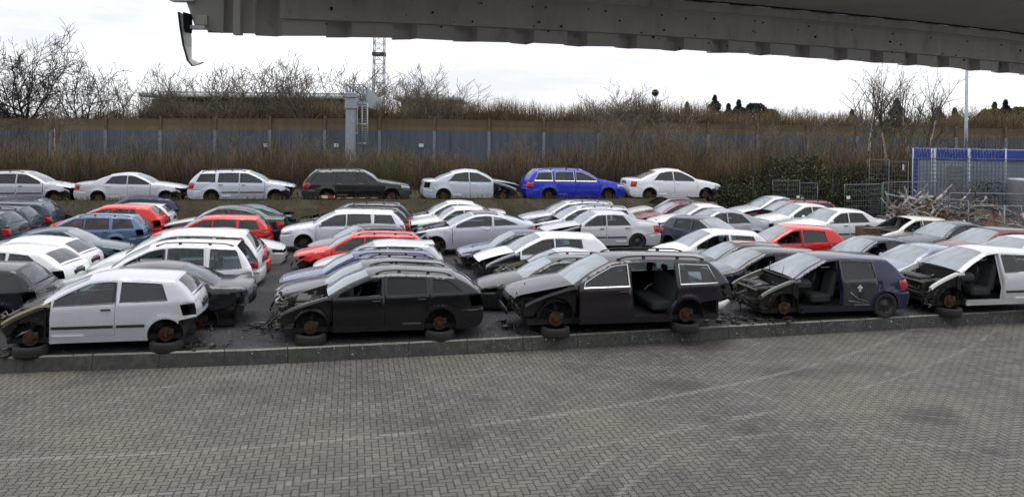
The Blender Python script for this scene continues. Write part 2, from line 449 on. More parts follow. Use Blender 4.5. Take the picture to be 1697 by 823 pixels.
    def side_geo(s, name, side, off=0.0, rim=.03):
        """side: -1 near (left when facing -x) or +1; returns verts, faces"""
        vs, reg, R = s.sides(); tri = reg.get(name, [])
        if not tri: return [], []
        idx = {}; V = []; Fc = []; ecount = {}
        for f in tri:
            q = []
            for i in f:
                if i not in idx:
                    x, z = vs[i]; idx[i] = len(V); V.append((x - s.L / 2, side * (s.w(x, z) - off), z))
                q.append(idx[i])
            a, b, c = [vs[i] for i in f]
            ccw = (b[0] - a[0]) * (c[1] - a[1]) - (c[0] - a[0]) * (b[1] - a[1]) > 0
            # seen from -y, x right and z up: ccw faces outward at side -1
            if (ccw and side > 0) or (not ccw and side < 0): q = q[::-1]
            Fc.append(tuple(q))
            for i in range(3):
                e = (q[i], q[(i + 1) % 3]); ecount[tuple(sorted(e))] = ecount.get(tuple(sorted(e)), []) + [e]
        if rim:
            for k, e in ecount.items():
                if len(e) == 1:
                    a, b = e[0]; va, vb = V[a], V[b]; n = len(V)
                    V += [va, vb, (vb[0], vb[1] - side * rim, vb[2]), (va[0], va[1] - side * rim, va[2])]
                    Fc.append((n + 1, n, n + 3, n + 2))
        return V, Fc

def M_(k, key, fn):
    if key not in k.cache: k.cache[key] = fn()
    return k.cache[key]

def car_mesh(k, part, side=0):
    """mesh data of one part of one kind, cached so that repeats share it"""
    def combo(name, geos, mats, fms=None):
        V, Fc, fm = [], [], []
        for gi, (v, f) in enumerate(geos):
            b = len(V); V += v; Fc += [tuple(i + b for i in q) for q in f]; fm += [fms[gi] if fms else 0] * len(f)
        return mesh(name, V, Fc, mats, True, fm)
    def make():
        if part == 'body':
            g = [k.side_geo('body', -1), k.side_geo('body', 1), k.loft('roof', nv=14)]
            for a, b_ in ((-1, -.93), (.93, 1)): g.append(k.loft('windscreen', a, b_, 2))
            rv = .86 if k.hatch else .9
            for a, b_ in ((-1, -rv), (rv, 1)): g += [k.loft('rear_window', a, b_, 2), k.loft('tailgate', a, b_, 2)]
            for sd in (-1, 1):      # door pillar set back behind the door edges
                P = [(k.xB - .06, .25), (k.xB + .06, .25), (k.xB + .05, .6), (k.xB + .045, k.zi(k.xB) + .02), (k.xB - .045, k.zi(k.xB) + .02), (k.xB - .05, .6)]
                V = [(x - k.L / 2, sd * (k.w(x, z) - .05), z) for x, z in P]; f = [(0, 1, 2, 5), (5, 2, 3, 4)]
                g.append((V, f if sd < 0 else [q[::-1] for q in f]))
            return combo('body', g, 'car_paint')
        if part == 'hood': return combo('hood', [k.loft('hood', -.93, .93, 14)], 'car_paint')
        if part == 'front_fender':
            lo = (-1, -.94) if side < 0 else (.94, 1)
            return combo(part, [k.side_geo(part, side), k.loft('hood', *lo, 2)], 'car_paint')
        if part in ('front_door', 'rear_door'): return combo(part, [k.side_geo(part, side, rim=.05)], 'car_paint')
        if part in ('front_window', 'rear_door_window', 'quarter_window'): return combo('window', [k.side_geo(part, side, .014, 0)], 'side_glass')
        if part in ('front_windowp', 'rear_door_windowp', 'quarter_windowp'): return combo('window', [k.side_geo(part[:-1], side, .014, 0)], 'privacy_glass')
        if part == 'windscreen': return combo(part, [k.loft('windscreen', -.92, .92, 12, .004)], 'screen_glass')
        rv = .855 if k.hatch else .89
        if part == 'rear_window': return combo(part, [k.loft('rear_window', -rv + .05, rv - .05, 10, .006, 0 if not k.hatch else 1, None if not k.hatch else -1)], 'rear_glass')
        if part == 'tailgate':
            g = [k.loft('tailgate', -rv, rv, 10)]
            if k.hatch:
                g += [k.loft('rear_window', -rv, -rv + .05, 1), k.loft('rear_window', rv - .05, rv, 1), k.loft('rear_window', -rv, rv, 10, 0, 0, 2), k.loft('rear_window', -rv, rv, 10, 0, -2, None)]
            return combo(part, g, 'car_paint')
        if part == 'front_bumper': return combo(part, [k.side_geo(part, -1), k.side_geo(part, 1), k.loft(part, nv=14)], 'car_paint')
        if part == 'rear_bumper': return combo(part, [k.side_geo(part, -1), k.side_geo(part, 1), k.loft(part, nv=14)], 'car_paint')
        if part == 'grille':
            g = [k.loft('nose', -.5, .5, 6)]
            m = MB(); m.box((.005 - k.L / 2 - .012, 0, .40), (.02, k.W * .45, .12)); g.append((m.V, m.F))
            return combo(part, g, 'black_plastic')
        if part == 'headlight':
            lo = (-1, -.5) if side < 0 else (.5, 1)
            return combo(part, [k.side_geo(part, side), k.loft('nose', *lo, 4)], 'clear_lens')
        if part == 'tail_light': return combo(part, [k.side_geo(part, side, -.004)], 'red_lens')
        if part == 'underbody':
            m = MB(); cx = -k.L / 2
            m.box((0, 0, .245), (k.L - .7, k.W * .8, .10)); m.box((k.cowl[0] + .02 + cx, 0, .55), (.04, k.W * .80, .68))
            m.box((k.L - .35 + cx, 0, .42), (.05, k.W * .74, .34)); m.box((.30 + cx, 0, .38), (.06, k.W * .6, .22))
            for ax in (k.xf, k.xr):
                for sd in (-1, 1):
                    yo = k.W / 2 * .93; yi = k.W / 2 - .33; r = k.ra + .012; V = []; Fc = []
                    for i in range(13):
                        t = math.radians(-12 + 204 * i / 12)
                        for y in (yo, yi): V.append((ax + r * math.cos(t) + cx, sd * y, k.rw + r * math.sin(t)))
                    for i in range(12): Fc.append((2 * i, 2 * i + 1, 2 * i + 3, 2 * i + 2))
                    Fc.append(tuple(2 * i + 1 for i in range(13))); m.add(V, Fc)
                m.tube([(ax + cx, -k.W * .4, k.rw - .02), (ax + cx, k.W * .4, k.rw - .02)], .035, 6)
            for sd in (-1, 1): m.box((0, sd * k.W * .43, .25), (k.wb - .8, .06, .10))
            return m.mesh(part, 'underbody_black')
        if part == 'seat':
            m = MB(); bx = k.xB - .12 - k.L / 2
            m.box((bx - .28, side * .36, .46), (.52, .48, .20), bev=.05)
            m.box((bx + .06, side * .36, .78), (.16, .46, .66), rot=Matrix.Rotation(math.radians(14), 3, 'Y'), bev=.06)
            m.box((bx + .17, side * .36, 1.17), (.10, .26, .16), rot=Matrix.Rotation(math.radians(10), 3, 'Y'), bev=.04)
            return m.mesh(part, 'seat_cloth')
        if part == 'rear_bench':
            m = MB(); bx = min(k.xr - .05, k.xB + 1.0) - k.L / 2
            m.box((bx - .25, 0, .46), (.46, k.W * .72, .20), bev=.05)
            m.box((bx + .05, 0, .76), (.14, k.W * .70, .52), rot=Matrix.Rotation(math.radians(16), 3, 'Y'), bev=.05)
            for sd in (-1, 1): m.box((bx + .15, sd * .36, 1.08), (.09, .24, .12), bev=.03)
            return m.mesh(part, 'seat_cloth')
        if part == 'dashboard':
            m = MB(); bx = k.cowl[0] - k.L / 2
            m.box((bx + .28, 0, k.cowl[1] - .17), (.5, k.W * .80, .24), bev=.08); m.box((bx + .5, 0, .55), (.3, .3, .34), bev=.04)
            return m.mesh(part, 'black_plastic')
        if part == 'steering_wheel':
            m = MB(); cx, cz = k.cowl[0] + .62 - k.L / 2, k.cowl[1] - .06
            M4 = Matrix.Translation((cx, -.36, cz)) @ Matrix.Rotation(math.radians(-65), 4, 'Y')
            m.lathe([(.18 + .016 * math.cos(a), .016 * math.sin(a)) for a in [i * math.pi / 3 for i in range(6)]], 18, 0, M4, True, True)
            m.box((cx, -.36, cz), (.06, .30, .05), rot=Matrix.Rotation(math.radians(-65), 3, 'Y')); m.tube([(cx, -.36, cz), (cx - .35, -.36, cz - .2)], .03)
            return m.mesh(part, 'black_plastic')
        if part == 'door_handle':
            return None
        if part.startswith('handle_'):
            dr = part[7:]; x = (k.xB - .17) if dr == 'front' else (min(k.xR, k.xr - k.ra * .2) - .16)
            z = k.zb(x) - .10; m = MB(); y = k.w(x, z)
            m.box((x - k.L / 2, side * (y + .012), z), (.19, .03, .035), bev=.012)
            return m.mesh('door_handle', 'car_paint')
        if part == 'molding_front' or part == 'molding_rear':
            x0, x1 = (k.xd + .03, k.xB - .03) if part == 'molding_front' else ((k.xB + .03, k.xr - k.ra - .08) if k.doors == 4 else (k.xB + .03, k.xr - k.ra - .04))
            V = []; Fc = []; n = 8
            for i in range(n + 1):
                x = x0 + (x1 - x0) * i / n
                for z, o in ((.475, 0), (.48, .014), (.525, .014), (.53, 0)): V.append((x - k.L / 2, side * (k.w(x, z) + o), z))
            for i in range(n):
                for j in range(3): q = (i * 4 + j, i * 4 + j + 1, i * 4 + j + 5, i * 4 + j + 4); Fc.append(q if side > 0 else q[::-1])
            return mesh('side_molding', V, Fc, 'black_plastic', False)
        if part == 'trim_front' or part == 'trim_rear' or part == 'trim_quarter':
            vs, reg, R = k.sides(); P = R.get({'trim_front': 'front_window', 'trim_rear': 'rear_door_window', 'trim_quarter': 'quarter_window'}[part])
            if not P: return None
            O = inset(P, -.017); V = []; Fc = []; n = len(P)
            for (x, z), (x2, z2) in zip(P, O):
                V += [(x - k.L / 2, side * (k.w(x, z) + .004), z), (x2 - k.L / 2, side * (k.w(x2, z2) + .007), z2)]
            for i in range(n): q = (2 * i, 2 * i + 1, 2 * ((i + 1) % n) + 1, 2 * ((i + 1) % n)); Fc.append(q)
            return mesh('window_trim', V, Fc, 'chrome', False)
        if part.startswith('seal_'):
            vs, reg, R = k.sides(); P = R.get(part[5:])
            if not P: return None
            O = inset(P, -.013); V = []; n = len(P)
            for (x, z), (x2, z2) in zip(P, O): V += [(x - k.L / 2, side * (k.w(x, z) + .002), z), (x2 - k.L / 2, side * (k.w(x2, z2) + .005), z2)]
            return mesh('window_seal', V, [(2 * i, 2 * i + 1, 2 * ((i + 1) % n) + 1, 2 * ((i + 1) % n)) for i in range(n)], 'black_plastic', False)
        if part == 'sunroof_panel': return combo(part, [k.loft('roof', -.52, .52, 8, -.012, 2, 9)], 'car_paint')
        if part == 'roof_cover': return combo(part, [k.loft('roof', -.96, .96, 12, -.010, 1, -1)], 'car_paint')
        if part == 'roof_spoiler':
            m = MB(); x, z = k.rr; w_ = k.w(x, z) * .92; V = []
            for i in range(9): y = w_ * (i / 4 - 1); V += [(x - .12 - k.L / 2, y, z + .062 - .03 * (y / w_) ** 2), (x + .20 - k.L / 2, y * .97, z + .060 - .03 * (y / w_) ** 2), (x + .20 - k.L / 2, y * .97, z + .03 - .03 * (y / w_) ** 2), (x - .10 - k.L / 2, y, z + .0 - .03 * (y / w_) ** 2)]
            Fc = [(i * 4 + j, i * 4 + (j + 1) % 4, i * 4 + 4 + (j + 1) % 4, i * 4 + 4 + j) for i in range(8) for j in range(4)] + [(0, 3, 2, 1), (32, 33, 34, 35)]
            m.add(V, Fc); return m.mesh(part, 'car_paint')
        if part == 'plate_recess':
            m = MB(); P = k.S['tailgate']; i = int(len(P) * (.62 if k.hatch else .85)); x, z = P[i]; m.box((x + .055 - k.L / 2, 0, z), (.03, .56, .13), bev=.01); m.box((x + .06 - k.L / 2, 0, z + .10), (.03, .34, .03), bev=.008); return m.mesh('number_plate_recess', 'black_plastic')
        if part == 'black_pillar':
            V = []; Fc = []; z0, z1 = k.zb(k.xB) + .03, k.zi(k.xB) - .03
            for z in (z0, (z0 + z1) / 2, z1):
                for x in (k.xB - .065, k.xB - .008): V.append((x - k.L / 2, side * (k.w(x, z) + .003), z))
            q = [(0, 1, 3, 2), (2, 3, 5, 4)]; return mesh('door_pillar_cover', V, q, 'black_plastic', False)
        if part == 'mirror':
            m = MB(); x = k.xd + .16; z = k.zb(x) + .06; y = k.w(x, z)
            m.box((x - k.L / 2 - .02, side * (y + .11), z + .03), (.10, .19, .13), bev=.045); m.tube([(x - k.L / 2, side * (y - .01), z), (x - k.L / 2, side * (y + .06), z + .02)], .022)
            return m.mesh('door_mirror', 'car_paint')
        if part == 'roof_rail':
            m = MB(); x0, x1 = k.rf[0] + .18, k.rr[0] - .1; pts = []
            for i in range(11):
                x = x0 + (x1 - x0) * i / 10; z = k.zt(x); y = k.w(x, z); up = .062 if 0 < i < 10 else .03
                pts.append((x - k.L / 2, side * (y * .93), z + up))
            m.tube(pts, .016, 6)
            for i in (0, 3, 7, 10): m.box((pts[i][0], pts[i][1], pts[i][2] - .02), (.07, .025, .05))
            return m.mesh(part, 'black_plastic')
        if part == 'wiper':
            m = MB(); cx = k.cowl[0] - k.L / 2
            for y0 in (-.3, .35):
                m.tube([(cx - .06, y0, k.cowl[1] + .035), (cx + .18, y0 + .35, k.cowl[1] + .19)], .009, 4)
            m.box((cx - .0, 0, k.cowl[1] - .015), (.16, k.W * .80, .04), bev=.015)
            return m.mesh('wiper', 'black_plastic')
        if part == 'inner_wing':
            V = []; Fc = []; xs_ = [.28 + (k.xd - .30) * i / 16 for i in range(17)]; y = k.W / 2 - .20
            for x in xs_:
                top = .58 + (k.cowl[1] - .60) * min(1, max(0, (x - .25) / (k.cowl[0] - .3))) ** .7
                d = k.ra + .05; dx = abs(x - k.xf); lo = k.rw + math.sqrt(max(0, d * d - dx * dx)) if dx < d else .36
                lo = min(lo, top - .05)
                for z, o in ((lo, 0), (max(lo + .01, top - .12), .01), (top, .03), (top, .11), (top - .05, .13)): V.append((x - k.L / 2, side * (y + o), z))
            for i in range(16):
                for j in range(4): q = (i * 5 + j, i * 5 + j + 1, i * 5 + j + 6, i * 5 + j + 5); Fc.append(q if side < 0 else q[::-1])
            me = mesh(part, V, Fc, ['car_paint', 'underbody_black'], False, [1 if i % 4 == 0 else 0 for i in range(len(Fc))]); return me
        if part == 'strut':
            m = MB(); x = k.xf - k.L / 2; y = side * (k.W / 2 - .22)
            m.tube([(x + .03, y - side * .10, .80), (x, y, .36)], [.03, .035], 8, 0)
            for i in range(5): m.lathe([(.075 + .013 * math.cos(a), .013 * math.sin(a)) for a in [q * math.pi / 2 for q in range(4)]], 12, 0, Matrix.Translation((x + .02, y - side * (.03 + .012 * i), .50 + .05 * i)), True, True)
            m.tube([(x, y, .30), (x - .05, 0, .24)], .03, 6)
            return m.mesh(part, 'dark_steel')
        if part == 'engine':
            rnd = random.Random(int(k.L * 100)); m = MB(); cx = -k.L / 2; x1 = k.cowl[0] - .06
            m.box((x1 * .62 + cx, .05, .52), (.42, .62, .40), 0, bev=.05); m.box((x1 * .6 + cx, .08, .74), (.34, .5, .08), 1, bev=.03)
            m.box((x1 * .7 + cx, -.5, .66), (.22, .26, .22), 1, bev=.03); m.box((x1 * .55 + cx, .52, .64), (.26, .22, .24), 0, bev=.03)
            for i in range(9): m.box((rnd.uniform(.3, x1) + cx, rnd.uniform(-.55, .55), rnd.uniform(.3, .72)), (rnd.uniform(.08, .25), rnd.uniform(.08, .3), rnd.uniform(.06, .2)), rnd.choice((0, 0, 1, 2)), rot=Matrix.Rotation(rnd.uniform(-.6, .6), 3, 'Z') @ Matrix.Rotation(rnd.uniform(-.4, .4), 3, 'Y'), bev=.015)
            for i in range(16):
                p = Vector((rnd.uniform(.28, x1) + cx, rnd.uniform(-.6, .6), rnd.uniform(.4, .8))); pts = [p]
                for q in range(4): p = p + Vector((rnd.uniform(-.18, .18), rnd.uniform(-.2, .2), rnd.uniform(-.12, .1))); p.x = max(.15 + cx, min(x1 + cx, p.x)); pts.append(p)
                m.tube(pts, rnd.uniform(.008, .026), 5, rnd.choice((1, 1, 2, 2, 3)))
            return m.mesh(part, ['dark_steel', 'black_plastic', 'hose_mix', 'bare_metal'])
        if part == 'front_carrier':
            m = MB(); cx = -k.L / 2
            m.box((.26 + cx, 0, .42), (.06, k.W * .62, .09), 0, bev=.015); m.box((.30 + cx, 0, .68), (.07, k.W * .56, .05), 0, bev=.012)
            for sd in (-1, 1):
                m.box((.5 + cx, sd * k.W * .29, .43), (.6, .07, .10), 0); m.box((.29 + cx, sd * k.W * .27, .55), (.05, .05, .26), 0)
            return m.mesh(part, 'dark_steel')
        if part == 'radiator':
            m = MB(); cx = -k.L / 2; m.box((.36 + cx, 0, .50), (.05, k.W * .42, .38), 0, bev=.01)
            for i in range(8): m.box((.332 + cx, 0, .34 + i * .045), (.008, k.W * .40, .006), 1)
            return m.mesh(part, ['underbody_black', 'dark_steel'])
        if part == 'loom':
            rnd = random.Random(int(k.L * 77) + 3); m = MB(); cx = -k.L / 2
            for i in range(14):
                p = Vector((rnd.uniform(.15, .4) + cx, rnd.uniform(-.7, .7), rnd.uniform(.3, .65))); pts = [p]
                for q in range(5): p = p + Vector((rnd.uniform(-.13, .08), rnd.uniform(-.14, .14), rnd.uniform(-.13, .05))); p.z = max(.03, p.z); pts.append(p)
                m.tube(pts, rnd.uniform(.007, .02), 4, rnd.choice((0, 0, 1)))
            return m.mesh('cable_loom', ['black_plastic', 'hose_mix'])
        if part == 'brake_disc' or part == 'brake_disc_rear':
            m = MB(); ax = k.xf if part == 'brake_disc' else k.xr; y = side * (k.W / 2 - .12)
            M4 = Matrix.Translation((ax - k.L / 2, y, k.rw)) @ Matrix.Rotation(-side * math.pi / 2, 4, 'X')
            m.lathe([(0, .055), (.034, .055), (.036, .03), (.075, .03), (.08, .0), (.142, .0), (.142, -.02), (.0, -.02)], 20, 0, M4, False)
            for i in range(5): m.tube([M4 @ Vector((.055 * math.cos(i * 1.2566), .055 * math.sin(i * 1.2566), .03)), M4 @ Vector((.055 * math.cos(i * 1.2566), .055 * math.sin(i * 1.2566), .045))], .009, 5, 1)
            m.box(M4 @ Vector((.10, .05, 0)), (.10, .07, .13), 1, bev=.02)
            return m.mesh('brake_disc', ['rust', 'dark_steel'])
        if part == 'tyre' or part == 'rim':
            m = MB(); r = k.rw
            if part == 'tyre': m.lathe([(r * .66, -.085), (r * .8, -.10), (r * .94, -.097), (r, -.075), (r * 1.0, .0), (r, .075), (r * .94, .097), (r * .8, .10), (r * .66, .085), (r * .64, 0)], 28, 0, None, True, True); return m.mesh('tyre', 'rubber')
            m.lathe([(r * .66, .09), (r * .62, .07), (r * .55, .03), (r * .42, .045), (r * .25, .05), (r * .2, .07), (0, .07)], 24)
            for i in range(8):
                a = i * math.pi / 4; m.box((r * .49 * math.cos(a), r * .49 * math.sin(a), .036), (.035, .05, .02), 1, rot=Matrix.Rotation(a, 3, 'Z'))
            return m.mesh('rim', ['rim_steel', 'underbody_black'])
        raise KeyError(part)
    key = ('m', part, side)
    if key not in k.cache: k.cache[key] = make()
    return k.cache[key]

EXTRA = {'molding', 'rails', 'mirrors', 'chrome', 'wheels', 'privacy', 'blackpillar', 'blackbumper', 'wiper'}
def build_car(name, k, color, label, cat='car', group='wrecked cars in the yard', missing=(), extra=(), tone=None):
    root = empty(name); tag(root, label, cat, group)
    ms = set(missing); ex = set(extra)
    def P(part, side=0, nm=None, parent=None, col=None):
        me = car_mesh(k, part, side)
        if me is None or len(me.polygons) == 0: return None
        o = bpy.data.objects.new(nm or me.name.split('.')[0], me); COL.objects.link(o); o.parent = parent or root; o.color = col or color; return o
    body = P('body')
    blackish = (.03, .03, .032, 0)
    bc = blackish if 'blackbumper' in ex else color
    if 'windscreen' not in ms: P('windscreen')
    if 'hood' not in ms:
        P('hood', col=(tone or {}).get('hood'))
    for sd, sn in ((-1, 'near'), (1, 'far')):
        gone = lambda q: q in ms or (q + '_' + sn) in ms
        if not gone('front_fender'): P('front_fender', sd)
        if not gone('headlight'): P('headlight', sd)
        if not gone('front_door'):
            d = P('front_door', sd, col=(tone or {}).get('front_door'))
            if not gone('front_window'): P('front_window' + ('p' if 'privacyall' in ex else ''), sd, 'window', d)
            P('handle_front', sd, None, d, blackish if 'molding' in ex else None)
            if 'molding' in ex: P('molding_front', sd, None, d)
            P('trim_front' if 'chrome' in ex else 'seal_front_window', sd, None, d)
            P('black_pillar', sd, None, d)
            if 'mirrors' in ex: P('mirror', sd, None, d)
        if k.doors == 4 and not gone('rear_door'):
            d = P('rear_door', sd, col=(tone or {}).get('rear_door'))
            if not gone('rear_door_window'): P('rear_door_window' + ('p' if 'privacy' in ex else ''), sd, 'window', d)
            P('handle_rear', sd, None, d, blackish if 'molding' in ex else None)
            if 'molding' in ex: P('molding_rear', sd, None, d)
            P('trim_rear' if 'chrome' in ex else 'seal_rear_door_window', sd, None, d)
        elif k.doors == 2 and 'molding' in ex: P('molding_rear', sd, None, body)
        if k.q and not gone('quarter_window'):
            P('quarter_window' + ('p' if 'privacy' in ex else ''), sd, 'quarter_window')
            P('trim_quarter' if 'chrome' in ex else 'seal_quarter_window', sd)
        if not gone('tail_light'): P('tail_light', sd)
        if 'rails' in ex: P('roof_rail', sd)
        if 'wheels' in ex or ('wheel_' + ('r')) in ex:
            pass
        for ax, nm in ((k.xf, 'brake_disc'), (k.xr, 'brake_disc_rear')):
            if 'wheels' in ex or (nm == 'brake_disc_rear' and 'rearwheels' in ex):
                wr = empty('wheel', (ax - k.L / 2, sd * (k.W / 2 - .105), k.rw)); wr.parent = root; wr.rotation_euler = (-sd * math.pi / 2, 0, 0)
                P('tyre', 0, None, wr); P('rim', 0, None, wr)
            else: P(nm, sd)
        P('seat', sd)
    if 'tailgate' not in ms:
        tg = P('tailgate', 0, 'tailgate' if k.hatch else 'boot_lid')
        P('plate_recess', 0, None, tg)
        if k.hatch and 'rear_window' not in ms: P('rear_window', 0, None, tg)
    if not k.hatch and 'rear_window' not in ms: P('rear_window')
    if 'front_bumper' not in ms: P('front_bumper', col=bc)
    if 'rear_bumper' not in ms: P('rear_bumper', col=bc)
    if 'grille' not in ms: P('grille')
    P('underbody'); P('rear_bench'); P('dashboard'); P('steering_wheel')
    if 'wiper' in ex: P('wiper')
    for q_, c_ in (('sunroof_panel', (.30, .045, .02, 0)), ('roof_cover', (.012, .012, .014, 0))):
        if q_ in ex: P(q_, col=c_)
    if 'roof_spoiler' in ex: P('roof_spoiler')
    if 'hood' in ms or 'front_fender' in ms or 'front_fender_near' in ms or 'front_bumper' in ms:
        P('engine'); P('front_carrier'); P('radiator')
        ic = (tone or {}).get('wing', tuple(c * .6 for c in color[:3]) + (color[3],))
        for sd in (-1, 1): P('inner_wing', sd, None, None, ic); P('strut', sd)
        if 'loom' in ex: P('loom')['kind'] = 'stuff'
    return root

K = {
 'sedan': Kind(hatch=False, xR=3.42, slant=.22),
 'sedan_round': Kind(L=4.55, H=1.43, rr=(3.2, 1.30), gb=(3.95, 1.0), te=(4.38, .98), tk=(4.48, .64), xR=3.42, slant=.3, hatch=False),
 'sedan_boxy': Kind(L=4.5, W=1.72, H=1.43, fo=.82, wb=2.69, cowl=(1.38, .95), rf=(1.98, 1.34), rm=(2.55, 1.37), rr=(3.1, 1.33), gb=(3.62, 1.02), te=(4.34, .96), tk=(4.42, .62), xd=1.34, xB=2.32, xR=3.28, slant=.26, hatch=False, box=.6, belt=(.93, .96), tum=.34),
 'limo': Kind(L=5.0, W=1.85, H=1.45, fo=.9, wb=2.97, cowl=(1.5, .96), rf=(2.25, 1.34), rm=(2.8, 1.39), rr=(3.4, 1.32), gb=(4.15, 1.02), te=(4.85, .96), tk=(4.93, .64), xd=1.6, xB=2.6, xR=3.62, slant=.28, hatch=False),
 'wagon': Kind(L=4.68, H=1.47, rf=(2.05, 1.37), rm=(2.75, 1.41), rr=(4.12, 1.36), gb=(4.50, 1.0), te=(4.54, .93), tk=(4.60, .62), xR=3.38, q=(3.46, 4.24), slant=.16),
 'wagon_sport': Kind(L=4.6, W=1.77, H=1.44, rf=(2.08, 1.33), rm=(2.7, 1.375), rr=(3.92, 1.28), gb=(4.42, 1.0), te=(4.48, .93), tk=(4.54, .62), xR=3.36, q=(3.44, 4.08), slant=.30, belt=(.94, 1.0)),
 'wagon_boxy': Kind(L=4.77, W=1.74, H=1.48, fo=.88, wb=2.8, cowl=(1.48, .95), rf=(2.12, 1.37), rm=(2.75, 1.415), rr=(4.18, 1.38), gb=(4.6, .98), te=(4.66, .92), tk=(4.7, .60), xd=1.5, xB=2.4, xR=3.32, q=(3.40, 4.36), slant=.26, box=.8, tum=.32, belt=(.94, .95)),
 'hatch_three': Kind(L=3.88, W=1.65, H=1.46, fo=.78, wb=2.46, cowl=(1.0, .97), rf=(1.78, 1.36), rm=(2.25, 1.40), rr=(3.36, 1.33), gb=(3.70, 1.0), te=(3.75, .92), tk=(3.80, .62), xd=1.15, xB=2.32, q=(2.40, 3.26), doors=2, slant=.12, belt=(.92, 1.0), ra=.33, rw=.295),
 'hatch_five': Kind(L=4.2, W=1.75, H=1.48, fo=.86, wb=2.58, cowl=(1.12, .98), rf=(1.95, 1.38), rm=(2.45, 1.42), rr=(3.62, 1.36), gb=(3.98, 1.02), te=(4.05, .95), tk=(4.12, .62), xd=1.28, xB=2.32, xR=3.24, slant=.04, belt=(.93, 1.0)),
 'hatch_small': Kind(L=3.9, W=1.66, H=1.46, fo=.78, wb=2.46, cowl=(1.02, .97), rf=(1.80, 1.36), rm=(2.25, 1.40), rr=(3.34, 1.33), gb=(3.70, 1.0), te=(3.75, .92), tk=(3.80, .62), xd=1.16, xB=2.14, xR=3.06, slant=.04, belt=(.92, .99), ra=.33, rw=.295),
 'hatch_curvy': Kind(L=3.85, W=1.66, H=1.43, fo=.75, wb=2.44, cowl=(.98, .96), rf=(1.75, 1.33), rm=(2.2, 1.37), rr=(3.1, 1.28), gb=(3.62, .96), te=(3.70, .90), tk=(3.77, .62), xd=1.2, xB=2.3, q=(2.38, 3.2), doors=2, slant=.35, belt=(.92, 1.0), ra=.33, rw=.295),
 'coupe': Kind(L=4.34, W=1.73, H=1.41, fo=.80, wb=2.715, cowl=(1.3, .95), rf=(2.08, 1.29), rm=(2.55, 1.34), rr=(3.05, 1.28), gb=(3.98, 1.03), te=(4.2, 1.0), tk=(4.26, .64), xd=1.36, xB=2.72, q=(2.80, 3.62), doors=2, slant=.5, belt=(.92, 1.0)),
 'people_carrier': Kind(L=4.4, W=1.76, H=1.66, fo=.85, wb=2.7, cowl=(1.0, 1.06), rf=(1.85, 1.52), rm=(2.5, 1.60), rr=(3.9, 1.54), gb=(4.24, 1.05), te=(4.28, .96), tk=(4.32, .62), xd=1.25, xB=2.25, xR=3.2, q=(3.3, 4.06), slant=.14, belt=(1.0, 1.04), tum=.34),
}
# ------------------------------------------------------------------ setting: ground, kerb, bank
KERB_PX = [(-500, 606), (0, 593.6), (425, 580.5), (850, 560.5), (1274, 537.8), (1697, 515), (2300, 482)]
KP = [at_z(x, y) for x, y in KERB_PX]
KP = [KP[0] + (KP[0] - KP[1]) * 3] + KP + [KP[-1] + (KP[-1] - KP[-2]) * 3]
PAVE_Z = -.26; BK = 1.10
def bank_z(x, y): return 1.12
# ------------------------------------------------------------------ ground materials
def ground_mat(name, stops, scale, fine, rough=.9, bumpd=.02, patch=None):
    t = NT(name); a = t.noise(scale, 6, .6); b = t.noise(fine, 5, .7)
    f = t.math('ADD', t.math('MULTIPLY', a, .45), t.math('MULTIPLY', b, .55)); c = t.ramp(f, stops)
    if patch:
        g = t.ramp(t.noise(patch[1], 5, .6), [(patch[2], (0, 0, 0)), (patch[2] + .12, (1, 1, 1))]); c = t.mix(g, c, patch[0])
    p = t.bsdf(c, rough); t.bump(p, b, .7, bumpd)
ground_mat('yard_grit', [(.36, (.018, .018, .020)), (.5, (.034, .034, .038)), (.58, (.055, .055, .058)), (.68, (.14, .137, .135))], .7, 16, .92, .03, ((.035, .036, .04), .25, .56))
ground_mat('earth', [(.35, (.05, .042, .025)), (.5, (.085, .075, .04)), (.65, (.12, .11, .06))], .5, 6)
ground_mat('bank_grass', [(.35, (.020, .016, .009)), (.5, (.040, .032, .017)), (.65, (.07, .056, .031))], .9, 9)
ground_mat('kerb_concrete', [(.34, (.035, .034, .032)), (.5, (.062, .061, .057)), (.68, (.11, .107, .10))], 1.3, 9, .9, .006, ((.05, .06, .025), 1.1, .60))
ground_mat('kerb_edge', [(.34, (.12, .118, .10)), (.5, (.22, .215, .19)), (.68, (.34, .33, .29))], 2.3, 14, .9, .006, ((.07, .085, .03), 1.4, .60))
